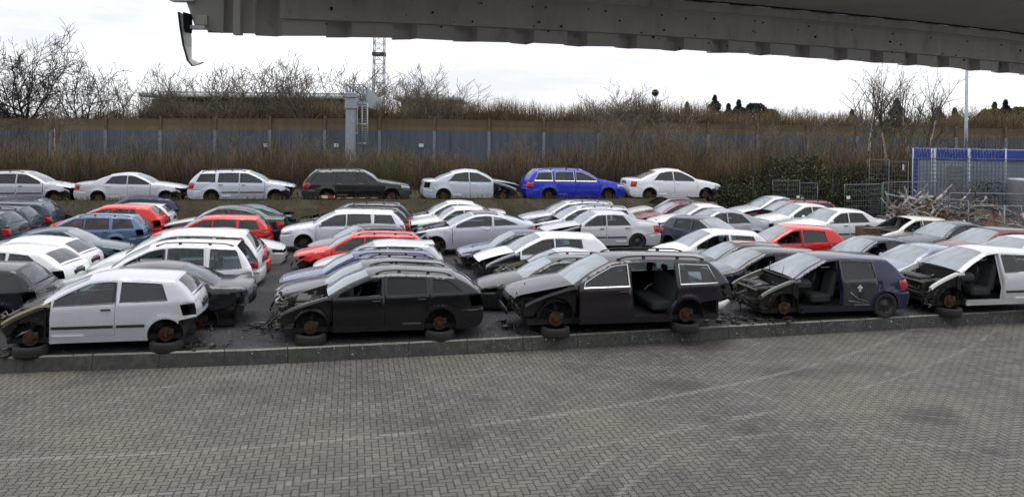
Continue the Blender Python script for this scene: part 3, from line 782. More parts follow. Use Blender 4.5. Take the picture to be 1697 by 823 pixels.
for nm in ('kerb_concrete', 'kerb_edge'):
    kt = MATS[nm].node_tree; pb0 = [q for q in kt.nodes if q.type == 'BSDF_PRINCIPLED'][0]; src = pb0.inputs['Base Color'].links[0].from_socket
    kc = kt.nodes.new('ShaderNodeTexCoord'); km = kt.nodes.new('ShaderNodeMapping'); km.inputs['Rotation'].default_value = (0, 0, -THETA); kt.links.new(kc.outputs['Object'], km.inputs[0])
    kn = kt.nodes.new('ShaderNodeTexNoise'); kn.inputs['Scale'].default_value = 6; kt.links.new(kc.outputs['Object'], kn.inputs[0])
    ks_ = kt.nodes.new('ShaderNodeSeparateXYZ'); kt.links.new(km.outputs[0], ks_.inputs[0]); k1 = kt.nodes.new('ShaderNodeMath'); k1.operation = 'MULTIPLY_ADD'; k1.inputs[1].default_value = .06; kt.links.new(kn.outputs[0], k1.inputs[0]); kt.links.new(ks_.outputs[0], k1.inputs[2])
    k2 = kt.nodes.new('ShaderNodeMath'); k2.operation = 'PINGPONG'; k2.inputs[1].default_value = .6; kt.links.new(k1.outputs[0], k2.inputs[0]); k3 = kt.nodes.new('ShaderNodeMath'); k3.operation = 'GREATER_THAN'; k3.inputs[1].default_value = .014; kt.links.new(k2.outputs[0], k3.inputs[0])
    kx = kt.nodes.new('ShaderNodeMix'); kx.data_type = 'RGBA'; kx.inputs[6].default_value = (.036, .035, .032, 1); kt.links.new(k3.outputs[0], kx.inputs[0]); kt.links.new(src, kx.inputs[7]); kt.links.new(kx.outputs[2], pb0.inputs['Base Color'])
# interlocking pavers: zigzag joints, a tint per stone, dark oil patches, pale tyre tracks, moss
t = NT('pavers'); tcn = t.n('ShaderNodeTexCoord'); mp_ = t.n('ShaderNodeMapping'); mp_.inputs['Rotation'].default_value = (0, 0, -THETA); t.l(tcn.outputs['Object'], mp_.inputs[0])
sp = t.n('ShaderNodeSeparateXYZ'); t.l(mp_.outputs[0], sp.inputs[0]); u, v = sp.outputs[0], sp.outputs[1]
CA = .104
wob = lambda q, p_, amp: t.math('MULTIPLY', t.math('SINE', t.math('MULTIPLY', q, 6.2832 / p_)), amp)
u2 = t.math('ADD', u, wob(v, .075, .0075)); v2 = t.math('ADD', v, wob(u, .112, .004))
gi, gj = t.math('FLOOR', t.math('DIVIDE', u2, CA)), t.math('FLOOR', t.math('DIVIDE', v2, CA))
fu, fv = t.math('FRACT', t.math('DIVIDE', u2, CA)), t.math('FRACT', t.math('DIVIDE', v2, CA))
hm = t.math('FLOORED_MODULO', t.math('SUBTRACT', gi, gj), 4)
is_ = lambda k: t.math('COMPARE', hm, float(k), .1)
far_ = lambda d, k: t.math('ADD', d, t.math('MULTIPLY', is_(k), 9))
ed = t.math('MINIMUM', t.math('MINIMUM', far_(fu, 1), far_(t.math('SUBTRACT', 1, fu), 0)), t.math('MINIMUM', far_(fv, 2), far_(t.math('SUBTRACT', 1, fv), 3)))
ed = t.math('MULTIPLY', ed, CA)
row, colm = t.math('SUBTRACT', gj, is_(2)), t.math('SUBTRACT', gi, is_(1))
jn = t.noise(9.0, 3, .6); jw = t.math('ADD', .0015, t.math('MULTIPLY', jn, .010))
joint = t.n('ShaderNodeMapRange', interpolation_type='SMOOTHSTEP'); t.l(ed, joint.inputs[0]); t.l(t.math('MULTIPLY', jw, .6), joint.inputs[1]); t.l(t.math('MULTIPLY', jw, 1.7), joint.inputs[2])
cmb = t.n('ShaderNodeCombineXYZ'); t.l(row, cmb.inputs[0]); t.l(colm, cmb.inputs[1])
wnz = t.n('ShaderNodeTexWhiteNoise', noise_dimensions='2D'); t.l(cmb.outputs[0], wnz.inputs['Vector'])
base = t.ramp(wnz.outputs[0], [(0, (.068, .065, .059)), (.5, (.106, .100, .087)), (1, (.158, .148, .126))])
big = t.noise(.22, 5, .6); mid = t.noise(1.3, 6, .65); fine = t.noise(55, 3, .6)
base = t.mix(t.ramp(mid, [(.35, (1, 1, 1)), (.62, (0, 0, 0))]), base, (.62, .6, .6), 'MULTIPLY')
base = t.mix(t.ramp(big, [(.42, (0, 0, 0)), (.62, (.55, .55, .55))]), base, (.195, .18, .125))
base = t.mix(.35, base, t.ramp(fine, [(.3, (.04, .04, .04)), (.7, (.22, .215, .2))]))
oil = t.ramp(t.noise(.55, 3, .5), [(.60, (0, 0, 0)), (.72, (1, 1, 1))])
base = t.mix(t.math('MULTIPLY', oil, .55), base, (.04, .037, .036))
# dark oil spots and pale wheel tracks where vehicles stood and turned
def blob(px, py, rx, ry, s=.6):
    p = at_z(px, py, PAVE_Z); m = t.n('ShaderNodeMapping'); m.inputs['Location'].default_value = (-p.x, -p.y, 0); t.l(tcn.outputs['Object'], m.inputs[0])
    m2 = t.n('ShaderNodeMapping'); m2.inputs['Scale'].default_value = (1 / rx, 1 / ry, 0); t.l(m.outputs[0], m2.inputs[0])
    ln = t.n('ShaderNodeVectorMath', operation='LENGTH'); t.l(m2.outputs[0], ln.inputs[0])
    d = t.math('ADD', ln.outputs['Value'], t.math('MULTIPLY', t.math('SUBTRACT', mid, .5), 1.6))
    return t.math('MULTIPLY', t.ramp(d, [(.35, (1, 1, 1)), (1.0, (0, 0, 0))]), s)
for q in ((1170, 572, 1.0, .7, .6), (1310, 615, .9, .6, .55), (1545, 688, .7, .5, .6), (1180, 697, .35, .2, .6), (1235, 710, .3, .2, .5), (1120, 635, 1.0, .5, .4), (800, 660, .35, .2, .5), (960, 610, .6, .4, .35), (1520, 548, .6, .35, .5), (1650, 752, .5, .25, .45), (420, 640, 1.6, .5, .3), (1420, 610, 1.2, .5, .3), (640, 700, 1.5, .4, .25)):
    base = t.mix(blob(*q), base, (.032, .029, .028))
def arc(pts, wd, s):
    global base
    c = [at_z(x, y, PAVE_Z) for x, y in pts]
    (ax, ay), (bx, by), (cx_, cy_) = [(p.x, p.y) for p in c]
    d = 2 * (ax * (by - cy_) + bx * (cy_ - ay) + cx_ * (ay - by))
    ux = ((ax**2 + ay**2) * (by - cy_) + (bx**2 + by**2) * (cy_ - ay) + (cx_**2 + cy_**2) * (ay - by)) / d
    uy = ((ax**2 + ay**2) * (cx_ - bx) + (bx**2 + by**2) * (ax - cx_) + (cx_**2 + cy_**2) * (bx - ax)) / d
    R_ = math.hypot(ax - ux, ay - uy)
    sb = t.n('ShaderNodeVectorMath', operation='DISTANCE'); cb = t.n('ShaderNodeCombineXYZ'); s0 = t.n('ShaderNodeSeparateXYZ'); t.l(tcn.outputs['Object'], s0.inputs[0]); t.l(s0.outputs[0], cb.inputs[0]); t.l(s0.outputs[1], cb.inputs[1])
    t.l(cb.outputs[0], sb.inputs[0]); sb.inputs[1].default_value = (ux, uy, 0)
    e = t.math('ABSOLUTE', t.math('SUBTRACT', sb.outputs['Value'], R_)); e = t.math('ADD', e, t.math('MULTIPLY', t.math('SUBTRACT', mid, .5), .18))
    f = t.math('MULTIPLY', t.ramp(e, [(0, (1, 1, 1)), (wd, (0, 0, 0))]), t.math('MULTIPLY', t.ramp(t.noise(.8, 4, .6), [(.28, (0, 0, 0)), (.5, (1, 1, 1))]), s))
    base = t.mix(f, base, (.34, .335, .32))
arc([(90, 758), (480, 735), (900, 690)], .08, .34)
arc([(60, 830), (560, 792), (1000, 735)], .06, .28)
arc([(1200, 640), (1450, 720), (1640, 815)], .08, .15)
arc([(960, 800), (1000, 765), (1090, 720)], .05, .2)
arc([(1030, 815), (1080, 770), (1170, 735)], .06, .25)
arc([(300, 640), (700, 625), (1250, 600)], .08, .12)
base = t.mix(joint.outputs[0], (.008, .008, .007), base)
pb = t.bsdf(base, .82); hh = t.math('ADD', joint.outputs[0], t.math('MULTIPLY', fine, .25)); t.bump(pb, hh, .6, .008)

def flat(name, P, z, mat, kind='structure', down=0.0, side=None):
    V = [(p[0], p[1], z) for p in P]; n = len(V); Fc = [tuple(range(n))]; fm = [0]
    if down:
        V += [(p[0], p[1], z - down) for p in P]
        for i in range(n): Fc.append((i, i + n, (i + 1) % n + n, (i + 1) % n)); fm.append(1 if side else 0)
    me = mesh(name, V, Fc, [mat] + ([side] if side else []), False, fm); o = link(name, me, None); tag(o, kind=kind); return o
flat('ground', [(-3000, -3000), (3000, -3000), (3000, 3000), (-3000, 3000)], -.34, 'earth')
flat('paved_forecourt', [(-45, -25), (60, -25), (60, 27), (-45, 27)], PAVE_Z, 'pavers')
front = [(p.x, p.y) for p in KP]
yl = [(front[-1][0], front[-1][1])]
flat('gravel_yard', front + [(60, 120), (-70, 120)], 0.0, 'yard_grit')
# kerb: one run of concrete stones, paler along its top edge
def off_line(P, d):
    out = []
    for i, p in enumerate(P):
        a = Vector(P[max(0, i - 1)]); b = Vector(P[min(len(P) - 1, i + 1)]); n = (b - a).normalized(); out.append((p[0] - n.y * d, p[1] + n.x * d))
    return out
def densify(P, st=.5):
    out = []
    for a, b in zip(P[:-1], P[1:]):
        n = max(1, int(math.dist(a, b) / st)); out += [(a[0] + (b[0] - a[0]) * i / n, a[1] + (b[1] - a[1]) * i / n) for i in range(n)]
    return out + [P[-1]]
rk = random.Random(3)
KL = densify(front, .25); KL = [p for p in KL if -20 < p[0] < 30]
kin = off_line(KL, .06); kout = off_line(KL, -.02); kbot = off_line(KL, -.07)
V = []; Fc = []; fm = []
for i in range(len(KL)):
    j = rk.uniform(-.002, .002); c = 0
    V += [(*kin[i], .003), (*kin[i], .022 + j + c), (*KL[i], .024 + j + c), (kout[i][0], kout[i][1], .006 + j + c * 1.5), (kbot[i][0], kbot[i][1] , -.255)]
for i in range(len(KL) - 1):
    for q in range(4): Fc.append((i * 5 + q, i * 5 + q + 5, i * 5 + q + 6, i * 5 + q + 1)); fm.append(1 if q == 3 else 0)
Fc = [f[::-1] for f in Fc]
ko = link('kerb', mesh('kerb', V, Fc, ['kerb_edge', 'kerb_concrete'], False, fm), None); tag(ko, kind='structure')
# raised bank behind the rows
uv = lambda u_, v_: ((UD * u_ + VD * v_).x, (UD * u_ + VD * v_).y)
B = [uv(-60, 37.9), uv(16.7, 37.9), uv(17.2, 39.5), uv(17.2, 52), uv(-60, 52)]
toe = [uv(-60, 36.75), uv(17.2, 36.75), uv(18.6, 39.2), uv(18.6, 52.5), uv(-60, 52.5)]; rb_ = random.Random(7)
V = [(p[0], p[1], BK) for p in B] ; Fc = [tuple(range(5))]; nb_ = 150; o0 = len(V)
for i in range(nb_ + 1):
    u_ = -60 + 77.2 * i / nb_; a, b_ = uv(u_, 37.9), uv(u_ + .02, 36.85 + rb_.uniform(-.12, .1)); m_ = uv(u_, 37.45 + rb_.uniform(-.1, .1)); V += [(*a, BK - .002), (*m_, BK * .68 + rb_.uniform(-.08, .08)), (*b_, -.03)]
for i in range(nb_):
    for j in range(2): q = o0 + i * 3 + j; Fc.append((q, q + 1, q + 4, q + 3))
n0 = len(V); V += [(*B[1], BK), (*toe[1], -.03), (*toe[2], -.03), (*B[2], BK), (*toe[3], -.03), (*B[3], BK)]; Fc += [(n0, n0 + 1, n0 + 2, n0 + 3), (n0 + 3, n0 + 2, n0 + 4, n0 + 5)]
bo = link('grass_bank', mesh('grass_bank', V, Fc, 'bank_grass', False), None); tag(bo, kind='structure')
flat('motorway_verge', [(-400, 58), (400, 58), (400, 400), (-400, 400)], .9, 'earth', down=1.2)

# grit and litter scattered over the yard: one thing nobody could count
rg = np.random.default_rng(4)
def scatter(name, n, area, mats, size, z=0.0):
    V = []; Fc = []; fm = []
    for i in range(n):
        px, py = rg.uniform(area[0], area[1]), rg.uniform(area[2], area[3]); p = at_z(px, py, z); s_ = rg.uniform(*size)
        q = [Vector((rg.uniform(-1, 1), rg.uniform(-1, 1), rg.uniform(0, .8))) * s_ for _ in range(3)] + [Vector((0, 0, s_ * .7))]
        b = len(V); V += [(p.x + a.x, p.y + a.y, z + .002 + a.z) for a in q]; Fc += [(b, b + 1, b + 3), (b + 1, b + 2, b + 3), (b + 2, b, b + 3)]; k_ = int(rg.integers(len(mats))); fm += [k_] * 3
    o = link(name, mesh(name, V, Fc, mats, False, fm), None); tag(o, kind='stuff'); return o
simple('stone_grey', (.12, .12, .125), .9); simple('stone_pale', (.3, .3, .3), .9)
scatter('gravel', 5200, (330, 900, 380, 590), ['stone_grey', 'yard_grit', 'yard_grit', 'stone_pale'], (.006, .028))
o_ = scatter('gravel', 3600, (780, 1700, 500, 570), ['stone_grey', 'yard_grit', 'stone_pale'], (.006, .028))

# ------------------------------------------------------------------ thicket: twigs and leaves in masses
simple('twig_brown', (.122, .078, .034), .9, var=.4, scale=.8); simple('twig_dark', (.044, .031, .018), .9, var=.4, scale=.8)
simple('twig_olive', (.098, .096, .028), .9, var=.4, scale=.8); simple('twig_grey', (.17, .14, .105), .9, var=.3, scale=.8)
simple('leaf_green', (.065, .085, .018), .8, var=.4, scale=1.0); simple('leaf_ivy', (.022, .042, .016), .5, var=.5, scale=2.0); simple('leaf_pale', (.12, .15, .06), .6, var=.3, scale=2.0)
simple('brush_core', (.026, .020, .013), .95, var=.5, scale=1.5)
def blades(name, pos, height, width, lean, mats, pick, seed=1, segs=2, kind='stuff'):
    """thin upright twigs, each a bent three-sided spike"""
    r = np.random.default_rng(seed); n = len(pos)
    ang = r.uniform(0, 2 * np.pi, n); ln = np.abs(r.normal(0, lean, n)) * np.where(r.random(n) < .3, 2.2, .8); h = height / np.sqrt(1 + .35 * ln ** 2)
    dx, dy = np.cos(ang) * ln * h, np.sin(ang) * ln * h; k = 3
    V = np.zeros((n, 2 * k + 1, 3)); ph = r.uniform(0, 2 * np.pi, n); bend = r.uniform(.35, .65, n)
    for j in range(k):
        a = ph + j * 2 * np.pi / k
        V[:, j, 0] = pos[:, 0] + np.cos(a) * width; V[:, j, 1] = pos[:, 1] + np.sin(a) * width; V[:, j, 2] = pos[:, 2]
        V[:, k + j, 0] = pos[:, 0] + dx * bend * .8 + np.cos(a) * width * .7; V[:, k + j, 1] = pos[:, 1] + dy * bend * .8 + np.sin(a) * width * .7; V[:, k + j, 2] = pos[:, 2] + h * .6
    V[:, 2 * k, 0] = pos[:, 0] + dx; V[:, 2 * k, 1] = pos[:, 1] + dy; V[:, 2 * k, 2] = pos[:, 2] + h
    base = (np.arange(n) * (2 * k + 1))[:, None]
    quads = np.concatenate([base + np.array([[j, (j + 1) % k, k + (j + 1) % k, k + j]]) for j in range(k)], 0)
    tris = np.concatenate([base + np.array([[k + j, k + (j + 1) % k, 2 * k]]) for j in range(k)], 0)
    me = bpy.data.meshes.new(name); me.vertices.add(V.shape[0] * V.shape[1]); me.vertices.foreach_set('co', V.reshape(-1))
    nl = quads.size + tris.size; me.loops.add(nl); me.loops.foreach_set('vertex_index', np.concatenate([quads.reshape(-1), tris.reshape(-1)]).astype(np.int32))
    npoly = len(quads) + len(tris); me.polygons.add(npoly)
    st = np.concatenate([np.arange(len(quads)) * 4, quads.size + np.arange(len(tris)) * 3]).astype(np.int32)
    me.polygons.foreach_set('loop_start', st)
    for m in mats: me.materials.append(MATS[m])
    mi = np.concatenate([np.tile(pick, k), np.tile(pick, k)]).astype(np.int32); me.polygons.foreach_set('material_index', mi)
    me.update(calc_edges=True); o = link(name, me, None)
    if kind: tag(o, kind=kind)
    return o
def leaves(name, pos, size, mats, pick, seed=1, parent=None, kind='stuff'):
    r = np.random.default_rng(seed); n = len(pos); V = np.zeros((n, 4, 3))
    a = r.normal(0, 1, (n, 3)); a /= np.linalg.norm(a, axis=1)[:, None]; b = np.cross(a, r.normal(0, 1, (n, 3))); b /= np.linalg.norm(b, axis=1)[:, None]
    c = np.cross(a, b) * .2
    for j, (p, q, w_) in enumerate(((-1, 0, 0), (0, -.5, 1), (1, 0, 0), (0, .5, 1))): V[:, j] = pos + (a * p + b * q + c * w_) * size[:, None]
    me = bpy.data.meshes.new(name); me.vertices.add(n * 4); me.vertices.foreach_set('co', V.reshape(-1)); me.loops.add(n * 4); me.loops.foreach_set('vertex_index', np.arange(n * 4, dtype=np.int32))
    me.polygons.add(n); me.polygons.foreach_set('loop_start', np.arange(n, dtype=np.int32) * 4)
    for m in mats: me.materials.append(MATS[m])
    me.polygons.foreach_set('material_index', pick.astype(np.int32)); me.update(calc_edges=True); o = link(name, me, None, parent)
    if kind: tag(o, kind=kind)
    return o
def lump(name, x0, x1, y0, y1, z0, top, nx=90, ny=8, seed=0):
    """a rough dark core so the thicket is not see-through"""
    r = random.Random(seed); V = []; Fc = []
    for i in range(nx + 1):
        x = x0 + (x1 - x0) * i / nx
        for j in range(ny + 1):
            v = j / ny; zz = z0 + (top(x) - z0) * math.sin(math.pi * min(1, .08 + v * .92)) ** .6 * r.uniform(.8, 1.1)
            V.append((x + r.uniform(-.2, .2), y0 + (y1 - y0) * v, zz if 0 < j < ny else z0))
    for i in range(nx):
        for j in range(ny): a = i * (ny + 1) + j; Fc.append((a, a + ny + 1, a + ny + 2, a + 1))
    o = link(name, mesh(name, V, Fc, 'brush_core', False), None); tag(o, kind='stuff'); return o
def wave(x, s=0.0): return .5 * math.sin(x * .37 + s) + .35 * math.sin(x * .93 + 1.3 + s) + .22 * math.sin(x * 2.1 + s * 2)
HB0, HB1 = 43.6, 49.6
def htop(x): return 3.95 + .5 * wave(x) + .95 / (1 + math.exp(-(x - 4) * 1.5)) + .35 * math.sin(x * 1.9 + 2) + (.9 * math.exp(-((x - 8.5) / 2.6) ** 2)) + 0 + .2 * math.sin(x * 3.7)
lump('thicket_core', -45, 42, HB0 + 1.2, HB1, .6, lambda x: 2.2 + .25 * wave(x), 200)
r = np.random.default_rng(8); n = 90000
xx = r.uniform(-40, 40, n); yy = HB0 + (HB1 - HB0) * r.random(n) ** 1.5; frontness = (yy - HB0) / (HB1 - HB0)
tops = np.array([htop(x) for x in xx]); z0_ = 1.0 + r.random(n) * np.clip((tops - 2.2), .1, 3) * r.random(n)
hh_ = np.minimum(r.uniform(.45, 1.5, n), tops + r.normal(0, .18, n) - z0_ + .45 * (r.random(n) < .12)) ; hh_ = np.clip(hh_, .3, 2.4)
clump = np.array([wave(x * .8 + 4, 2.0) for x in xx]) + r.normal(0, .28, n)
pick = np.where(clump > .75, 2, np.where(clump > .1, 0, np.where(r.random(n) < .3, 1, 0))); pick = np.where(r.random(n) < .10, 3, pick); pick = np.where(r.random(n) < .22, 1, pick)
blades('thicket', np.stack([xx, yy, z0_], 1), hh_, r.uniform(.005, .014, n), .55, ['twig_brown', 'twig_dark', 'twig_olive', 'twig_grey'], pick, 3)
# spring leaf, ivy and bramble in the thicket
n = 22000; xx = r.uniform(-40, 40, n); yy = r.uniform(HB0 - .3, HB0 + 3.5, n); g = np.array([wave(x * 1.1 + 9, 1.0) for x in xx])
tops = np.array([htop(x) for x in xx]); zz = 1.1 + r.random(n) * (tops - 1.5); gp_ = sum(np.exp(-((xx - at_d(q_, 260, 42).x) / 1.1) ** 2) for q_ in (705, 1172, 545)); keep = (g * .8 + 1.1 * gp_ + r.normal(0, .4, n)) > .3; P_ = np.stack([xx, yy, zz], 1)[keep]
leaves('spring_leaves', P_, r.uniform(.03, .07, len(P_)), ['leaf_green', 'twig_olive'], (r.random(len(P_)) < .45).astype(int), 5)
pl_, pr_ = at_d(1200, 300, 43).x, at_d(1500, 300, 43).x
def itop(x): return 1.9 + .45 * wave(x * 1.3, .7) + .25 * math.sin(x * 5.1) + max(0, min(.7, (x - pl_) * .25))
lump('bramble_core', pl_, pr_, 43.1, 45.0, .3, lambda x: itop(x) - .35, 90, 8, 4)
n = 14000; xx = r.uniform(pl_ - .8, pr_ + .3, n); tt = np.array([itop(x) for x in xx]); th_ = r.random(n); yy = 42.6 + 1.8 * th_ + r.normal(0, .25, n); zz = .2 + (tt - .2) * np.minimum(1, r.random(n) ** .6 * (.55 + th_))
leaves('ivy_bramble', np.stack([xx, yy, zz], 1), r.uniform(.04, .085, n), ['leaf_ivy', 'leaf_green', 'leaf_pale', 'twig_dark'], r.choice(4, n, p=[.50, .18, .07, .25]), 6)
# weeds along the kerb
n = 900; tt = r.random(n); ks = r.integers(0, len(KL) - 1, n); pp = np.array([[KL[i][0], KL[i][1], .0] for i in ks]) + np.stack([r.normal(0, .05, n), r.normal(.05, .05, n), np.zeros(n)], 1)
gate_ = np.array([math.sin(p[0] * 1.3) + math.sin(p[0] * 3.1 + 1) for p in pp]) > .6; pp = pp[gate_]
low_ = r.random(len(pp)) < .5; pp[low_, 1] -= .20; pp[low_, 2] = PAVE_Z
blades('kerb_weeds', pp, r.uniform(.03, .10, len(pp)), np.full(len(pp), .006), .6, ['leaf_green', 'twig_olive'], r.integers(0, 2, len(pp)), 9)
n = 11000; uu_ = r.uniform(-32, 16.6, n); edge_ = r.random(n) < .45; vv_ = np.where(edge_, r.uniform(36.9, 38.1, n), r.uniform(37.95, 46, n)); zb__ = np.where(vv_ < 37.9, (vv_ - 36.85) / 1.05 * BK - .03, BK - .01)
blades('bank_weeds', np.stack([UD.x * uu_ + VD.x * vv_, UD.y * uu_ + VD.y * vv_, zb__], 1), r.uniform(.05, .32, n), np.full(n, .012), .5, ['twig_olive', 'twig_brown', 'leaf_green'], r.choice(3, n, p=[.5, .35, .15]), 10)

# ------------------------------------------------------------------ noise barrier, gantry, mast, halls
simple('barrier_blue', (.080, .098, .135), .6, var=.12, scale=.6); simple('barrier_ochre', (.125, .085, .034), .5, var=.2, scale=.5); simple('barrier_ochre_light', (.165, .118, .042), .5, var=.2, scale=.5)
for nm, lo_c, hi_c in (('barrier_blue', (.050, .062, .088), (.105, .125, .165)), ('barrier_ochre', (.062, .046, .022), (.115, .085, .042)), ('barrier_ochre_light', (.09, .066, .028), (.15, .115, .052))):
    tq = NT(nm); c_ = tq.n('ShaderNodeTexCoord'); m_ = tq.n('ShaderNodeMapping'); m_.inputs['Scale'].default_value = (2.6, 1, .22); tq.l(c_.outputs['Object'], m_.inputs[0])
    n1 = tq.noise(1.0, 5, .65, vec=m_.outputs[0]); n2 = tq.noise(.25, 3, .5); tq.bsdf(tq.ramp(tq.math('ADD', tq.math('MULTIPLY', n1, .6), tq.math('MULTIPLY', n2, .4)), [(.36, lo_c), (.64, hi_c)]), .6)
simple('post_rust', (.12, .075, .05), .7); simple('post_grey', (.17, .19, .23), .6); simple('galvanised', (.38, .41, .45), .45, .4, var=.12); simple('gantry_grey', (.30, .33, .38), .5, .3, var=.1)
nb = empty('noise_barrier', at_d(-20, 260, 62)); tag(nb, 'long motorway noise barrier, blue grey panels below and an ochre strip on top', 'barrier')
nb_inv = Matrix.Translation(-nb.location)
def part(mb, name, mats, parent):
    mb.V = [tuple(Vector(v) - parent.location) for v in mb.V]; return mb.build(name, mats, parent)
PX = [-95 + 90.6 * i for i in range(15)] + [1173.4 + 82 * i for i in range(1, 11)]
def wy(x): return 62 + (.004 * max(0, x - 900))
top_px = lambda x: 197.5 + (0 if x < 600 else (x - 600) * .0165)
mid_px = lambda x: 215.5 + (0 if x < 600 else (x - 600) * .0125)
lo, hi1, hi2, rail = MB(), MB(), MB(), MB()
for a, b_ in zip(PX[:-1], PX[1:]):
    d0, d1 = wy(a), wy(b_)
    p0, p1 = at_d(a, mid_px(a), d0), at_d(b_, mid_px(a), d1); q0, q1 = at_d(a, top_px(a), d0), at_d(b_, top_px(a), d1)
    def slab(m, a0, a1, z0, z1, th, mi=0):
        dv = Vector((0, th / 2, 0)); V = [Vector((a0.x, a0.y, z0)) - dv, Vector((a1.x, a1.y, z0)) - dv, Vector((a1.x, a1.y, z1)) - dv, Vector((a0.x, a0.y, z1)) - dv]; V += [v + dv * 2 for v in V]
        m.add(V, [(0, 1, 2, 3), (7, 6, 5, 4), (3, 2, 6, 7), (0, 4, 5, 1), (0, 3, 7, 4), (1, 5, 6, 2)], mi)
    slab(lo, p0, p1, .8, p0.z, .14)
    zz0, zz1 = p0.z + .01, q0.z; zm = (zz0 + zz1) / 2
    slab(hi1, p0, p1, zz0, zm - .03, .1); slab(hi2, p0, p1, zm + .03, zz1, .1); slab(rail, p0, p1, zm - .03, zm + .03, .14); slab(rail, p0, p1, zz1 + .002, zz1 + .06, .14)
    nrib = 18
    for i in range(nrib):
        pp_ = p0.lerp(p1, (i + .5) / nrib); lo.box((pp_.x, pp_.y - .085, (.8 + p0.z) / 2), (.05, .03, p0.z - .84))
part(lo, 'blue_panels', 'barrier_blue', nb); part(hi1, 'ochre_panels', 'barrier_ochre_light', nb); part(hi2, 'upper_ochre_panels', 'barrier_ochre', nb); part(rail, 'rail', 'post_rust', nb)
for a in PX:
    q = at_d(a, top_px(a) - 5, wy(a)); z1 = at_d(a, mid_px(a), wy(a)).z; m = MB(); m.box((q.x, q.y - .13, (z1 + .8) / 2), (.22, .1, z1 - .8), 0); m.box((q.x, q.y - .13, (z1 + q.z) / 2), (.16, .1, q.z - z1), 1); part(m, 'post', ['post_grey', 'post_rust'], nb)
for a in (440, 557, 698):
    m = MB(); p = at_d(a, 241, wy(a) - .3); m.box(p, (.35, .04, .25), bev=.01); part(m, 'number_plate', 'white_plastic', nb)

g0 = at_d(580, 300, 54); gz = lambda y: at_d(580, y, 54).z
ga = empty('sign_gantry', (g0.x, g0.y, .9)); tag(ga, 'grey motorway sign gantry seen end on with a caged ladder, rising above the thicket', 'gantry')
m = MB(); m.box((g0.x, g0.y, (gz(180) + .9) / 2), (.58, .6, gz(180) - .9), bev=.03); part(m, 'column', 'gantry_grey', ga)
m = MB(); m.box((g0.x + .05, g0.y, gz(172)), (.78, .8, .7), bev=.04); m.box((g0.x + .05, g0.y - .2, gz(158)), (.7, .5, .35), bev=.03); part(m, 'column_head', 'gantry_grey', ga)
far = at_d(631, 168, 85); m = MB()
A = [Vector((g0.x - .35, g0.y, gz(140))), Vector((g0.x + .75, g0.y, gz(140))), Vector((g0.x - .35, g0.y, gz(168))), Vector((g0.x + .75, g0.y, gz(168)))]
dv = Vector((far.x - g0.x - .75, far.y - g0.y, 0)); fz = [at_d(631, 168, 66).z, at_d(631, 199, 66).z]
Bv = [a + dv for a in A]; 
for i, a in enumerate(A): m.tube([a, Bv[i]], .06, 5)
for i in range(9):
    f0, f1 = i / 9, (i + 1) / 9
    for q in ((0, 1), (2, 3), (0, 2), (1, 3)): m.tube([A[q[0]].lerp(Bv[q[0]], f0), A[q[1]].lerp(Bv[q[1]], f0)], .03, 4)
    m.tube([A[0].lerp(Bv[0], f0), A[2].lerp(Bv[2], f1)], .03, 4); m.tube([A[1].lerp(Bv[1], f0), A[3].lerp(Bv[3], f1)], .03, 4)
part(m, 'truss', 'gantry_grey', ga)
m = MB(); a0, a1 = A[1] + dv * .12, A[1] + dv * .98; zt_, zb_ = gz(140), gz(168) - .25
V = [Vector((a0.x, a0.y, zb_)), Vector((a1.x, a1.y, zb_ + .1)), Vector((a1.x, a1.y, zt_)), Vector((a0.x, a0.y, zt_))]; V = V + [v + Vector((.12, 0, 0)) for v in V]
m.add(V, [(3, 2, 1, 0), (4, 5, 6, 7), (0, 1, 5, 4), (2, 3, 7, 6), (0, 4, 7, 3), (1, 2, 6, 5)]); part(m, 'sign_back', 'gantry_grey', ga)
m = MB()
for x_ in (592, 600, 609):
    p = at_d(x_, 172, 54.5); q = at_d(x_, 240, 54.5); m.tube([p, q], .045, 5)
for y_ in (172, 206, 238): m.tube([at_d(590, y_, 54.5), at_d(610, y_, 54.5)], .04, 5)
for i in range(16): y_ = 176 + i * 4; m.tube([at_d(601, y_, 54.6), at_d(609, y_, 54.6)], .018, 4)
m.tube([at_d(584, 221, 54.2), at_d(593, 221, 54.4)], .05, 5); part(m, 'caged_ladder', 'galvanised', ga)

def lattice(px0, px1, ytop, ybot, dist, label):
    c = at_d((px0 + px1) / 2, ybot, dist); s_ = F_PX / dist; wd = (px1 - px0) / s_; zt_ = at_d(px0, ytop, dist).z
    mo = empty('lattice_mast', (c.x, c.y, .9)); tag(mo, label, 'mast'); m = MB()
    P = [(sx * wd / 2, sy * wd / 2) for sx, sy in ((-1, -1), (1, -1), (1, 1), (-1, 1))]; n = 14
    for x, y in P: m.tube([(c.x + x, c.y + y, .9), (c.x + x * .9, c.y + y * .9, zt_)], .09, 4)
    for i in range(n):
        z0, z1 = .9 + (zt_ - .9) * i / n, .9 + (zt_ - .9) * (i + 1) / n
        for q in range(4):
            a, b_ = P[q], P[(q + 1) % 4]; m.tube([(c.x + a[0], c.y + a[1], z0), (c.x + b_[0], c.y + b_[1], z1)], .04, 4); m.tube([(c.x + a[0], c.y + a[1], z1), (c.x + b_[0], c.y + b_[1], z1)], .035, 4)
    part(m, 'frame', 'galvanised', mo)
    m = MB(); zp = at_d(px0, 90, dist).z; m.box((c.x, c.y, zp), (wd * 1.15, wd * 1.15, .5)); part(m, 'platform', 'dark_steel', mo)
    m = MB()
    for i in range(24): m.tube([(c.x - .3, c.y - wd / 2 - .1, .9 + (zt_ - .9) * i / 24), (c.x + .3, c.y - wd / 2 - .1, .9 + (zt_ - .9) * i / 24)], .05, 4)
    part(m, 'ladder', 'galvanised', mo)
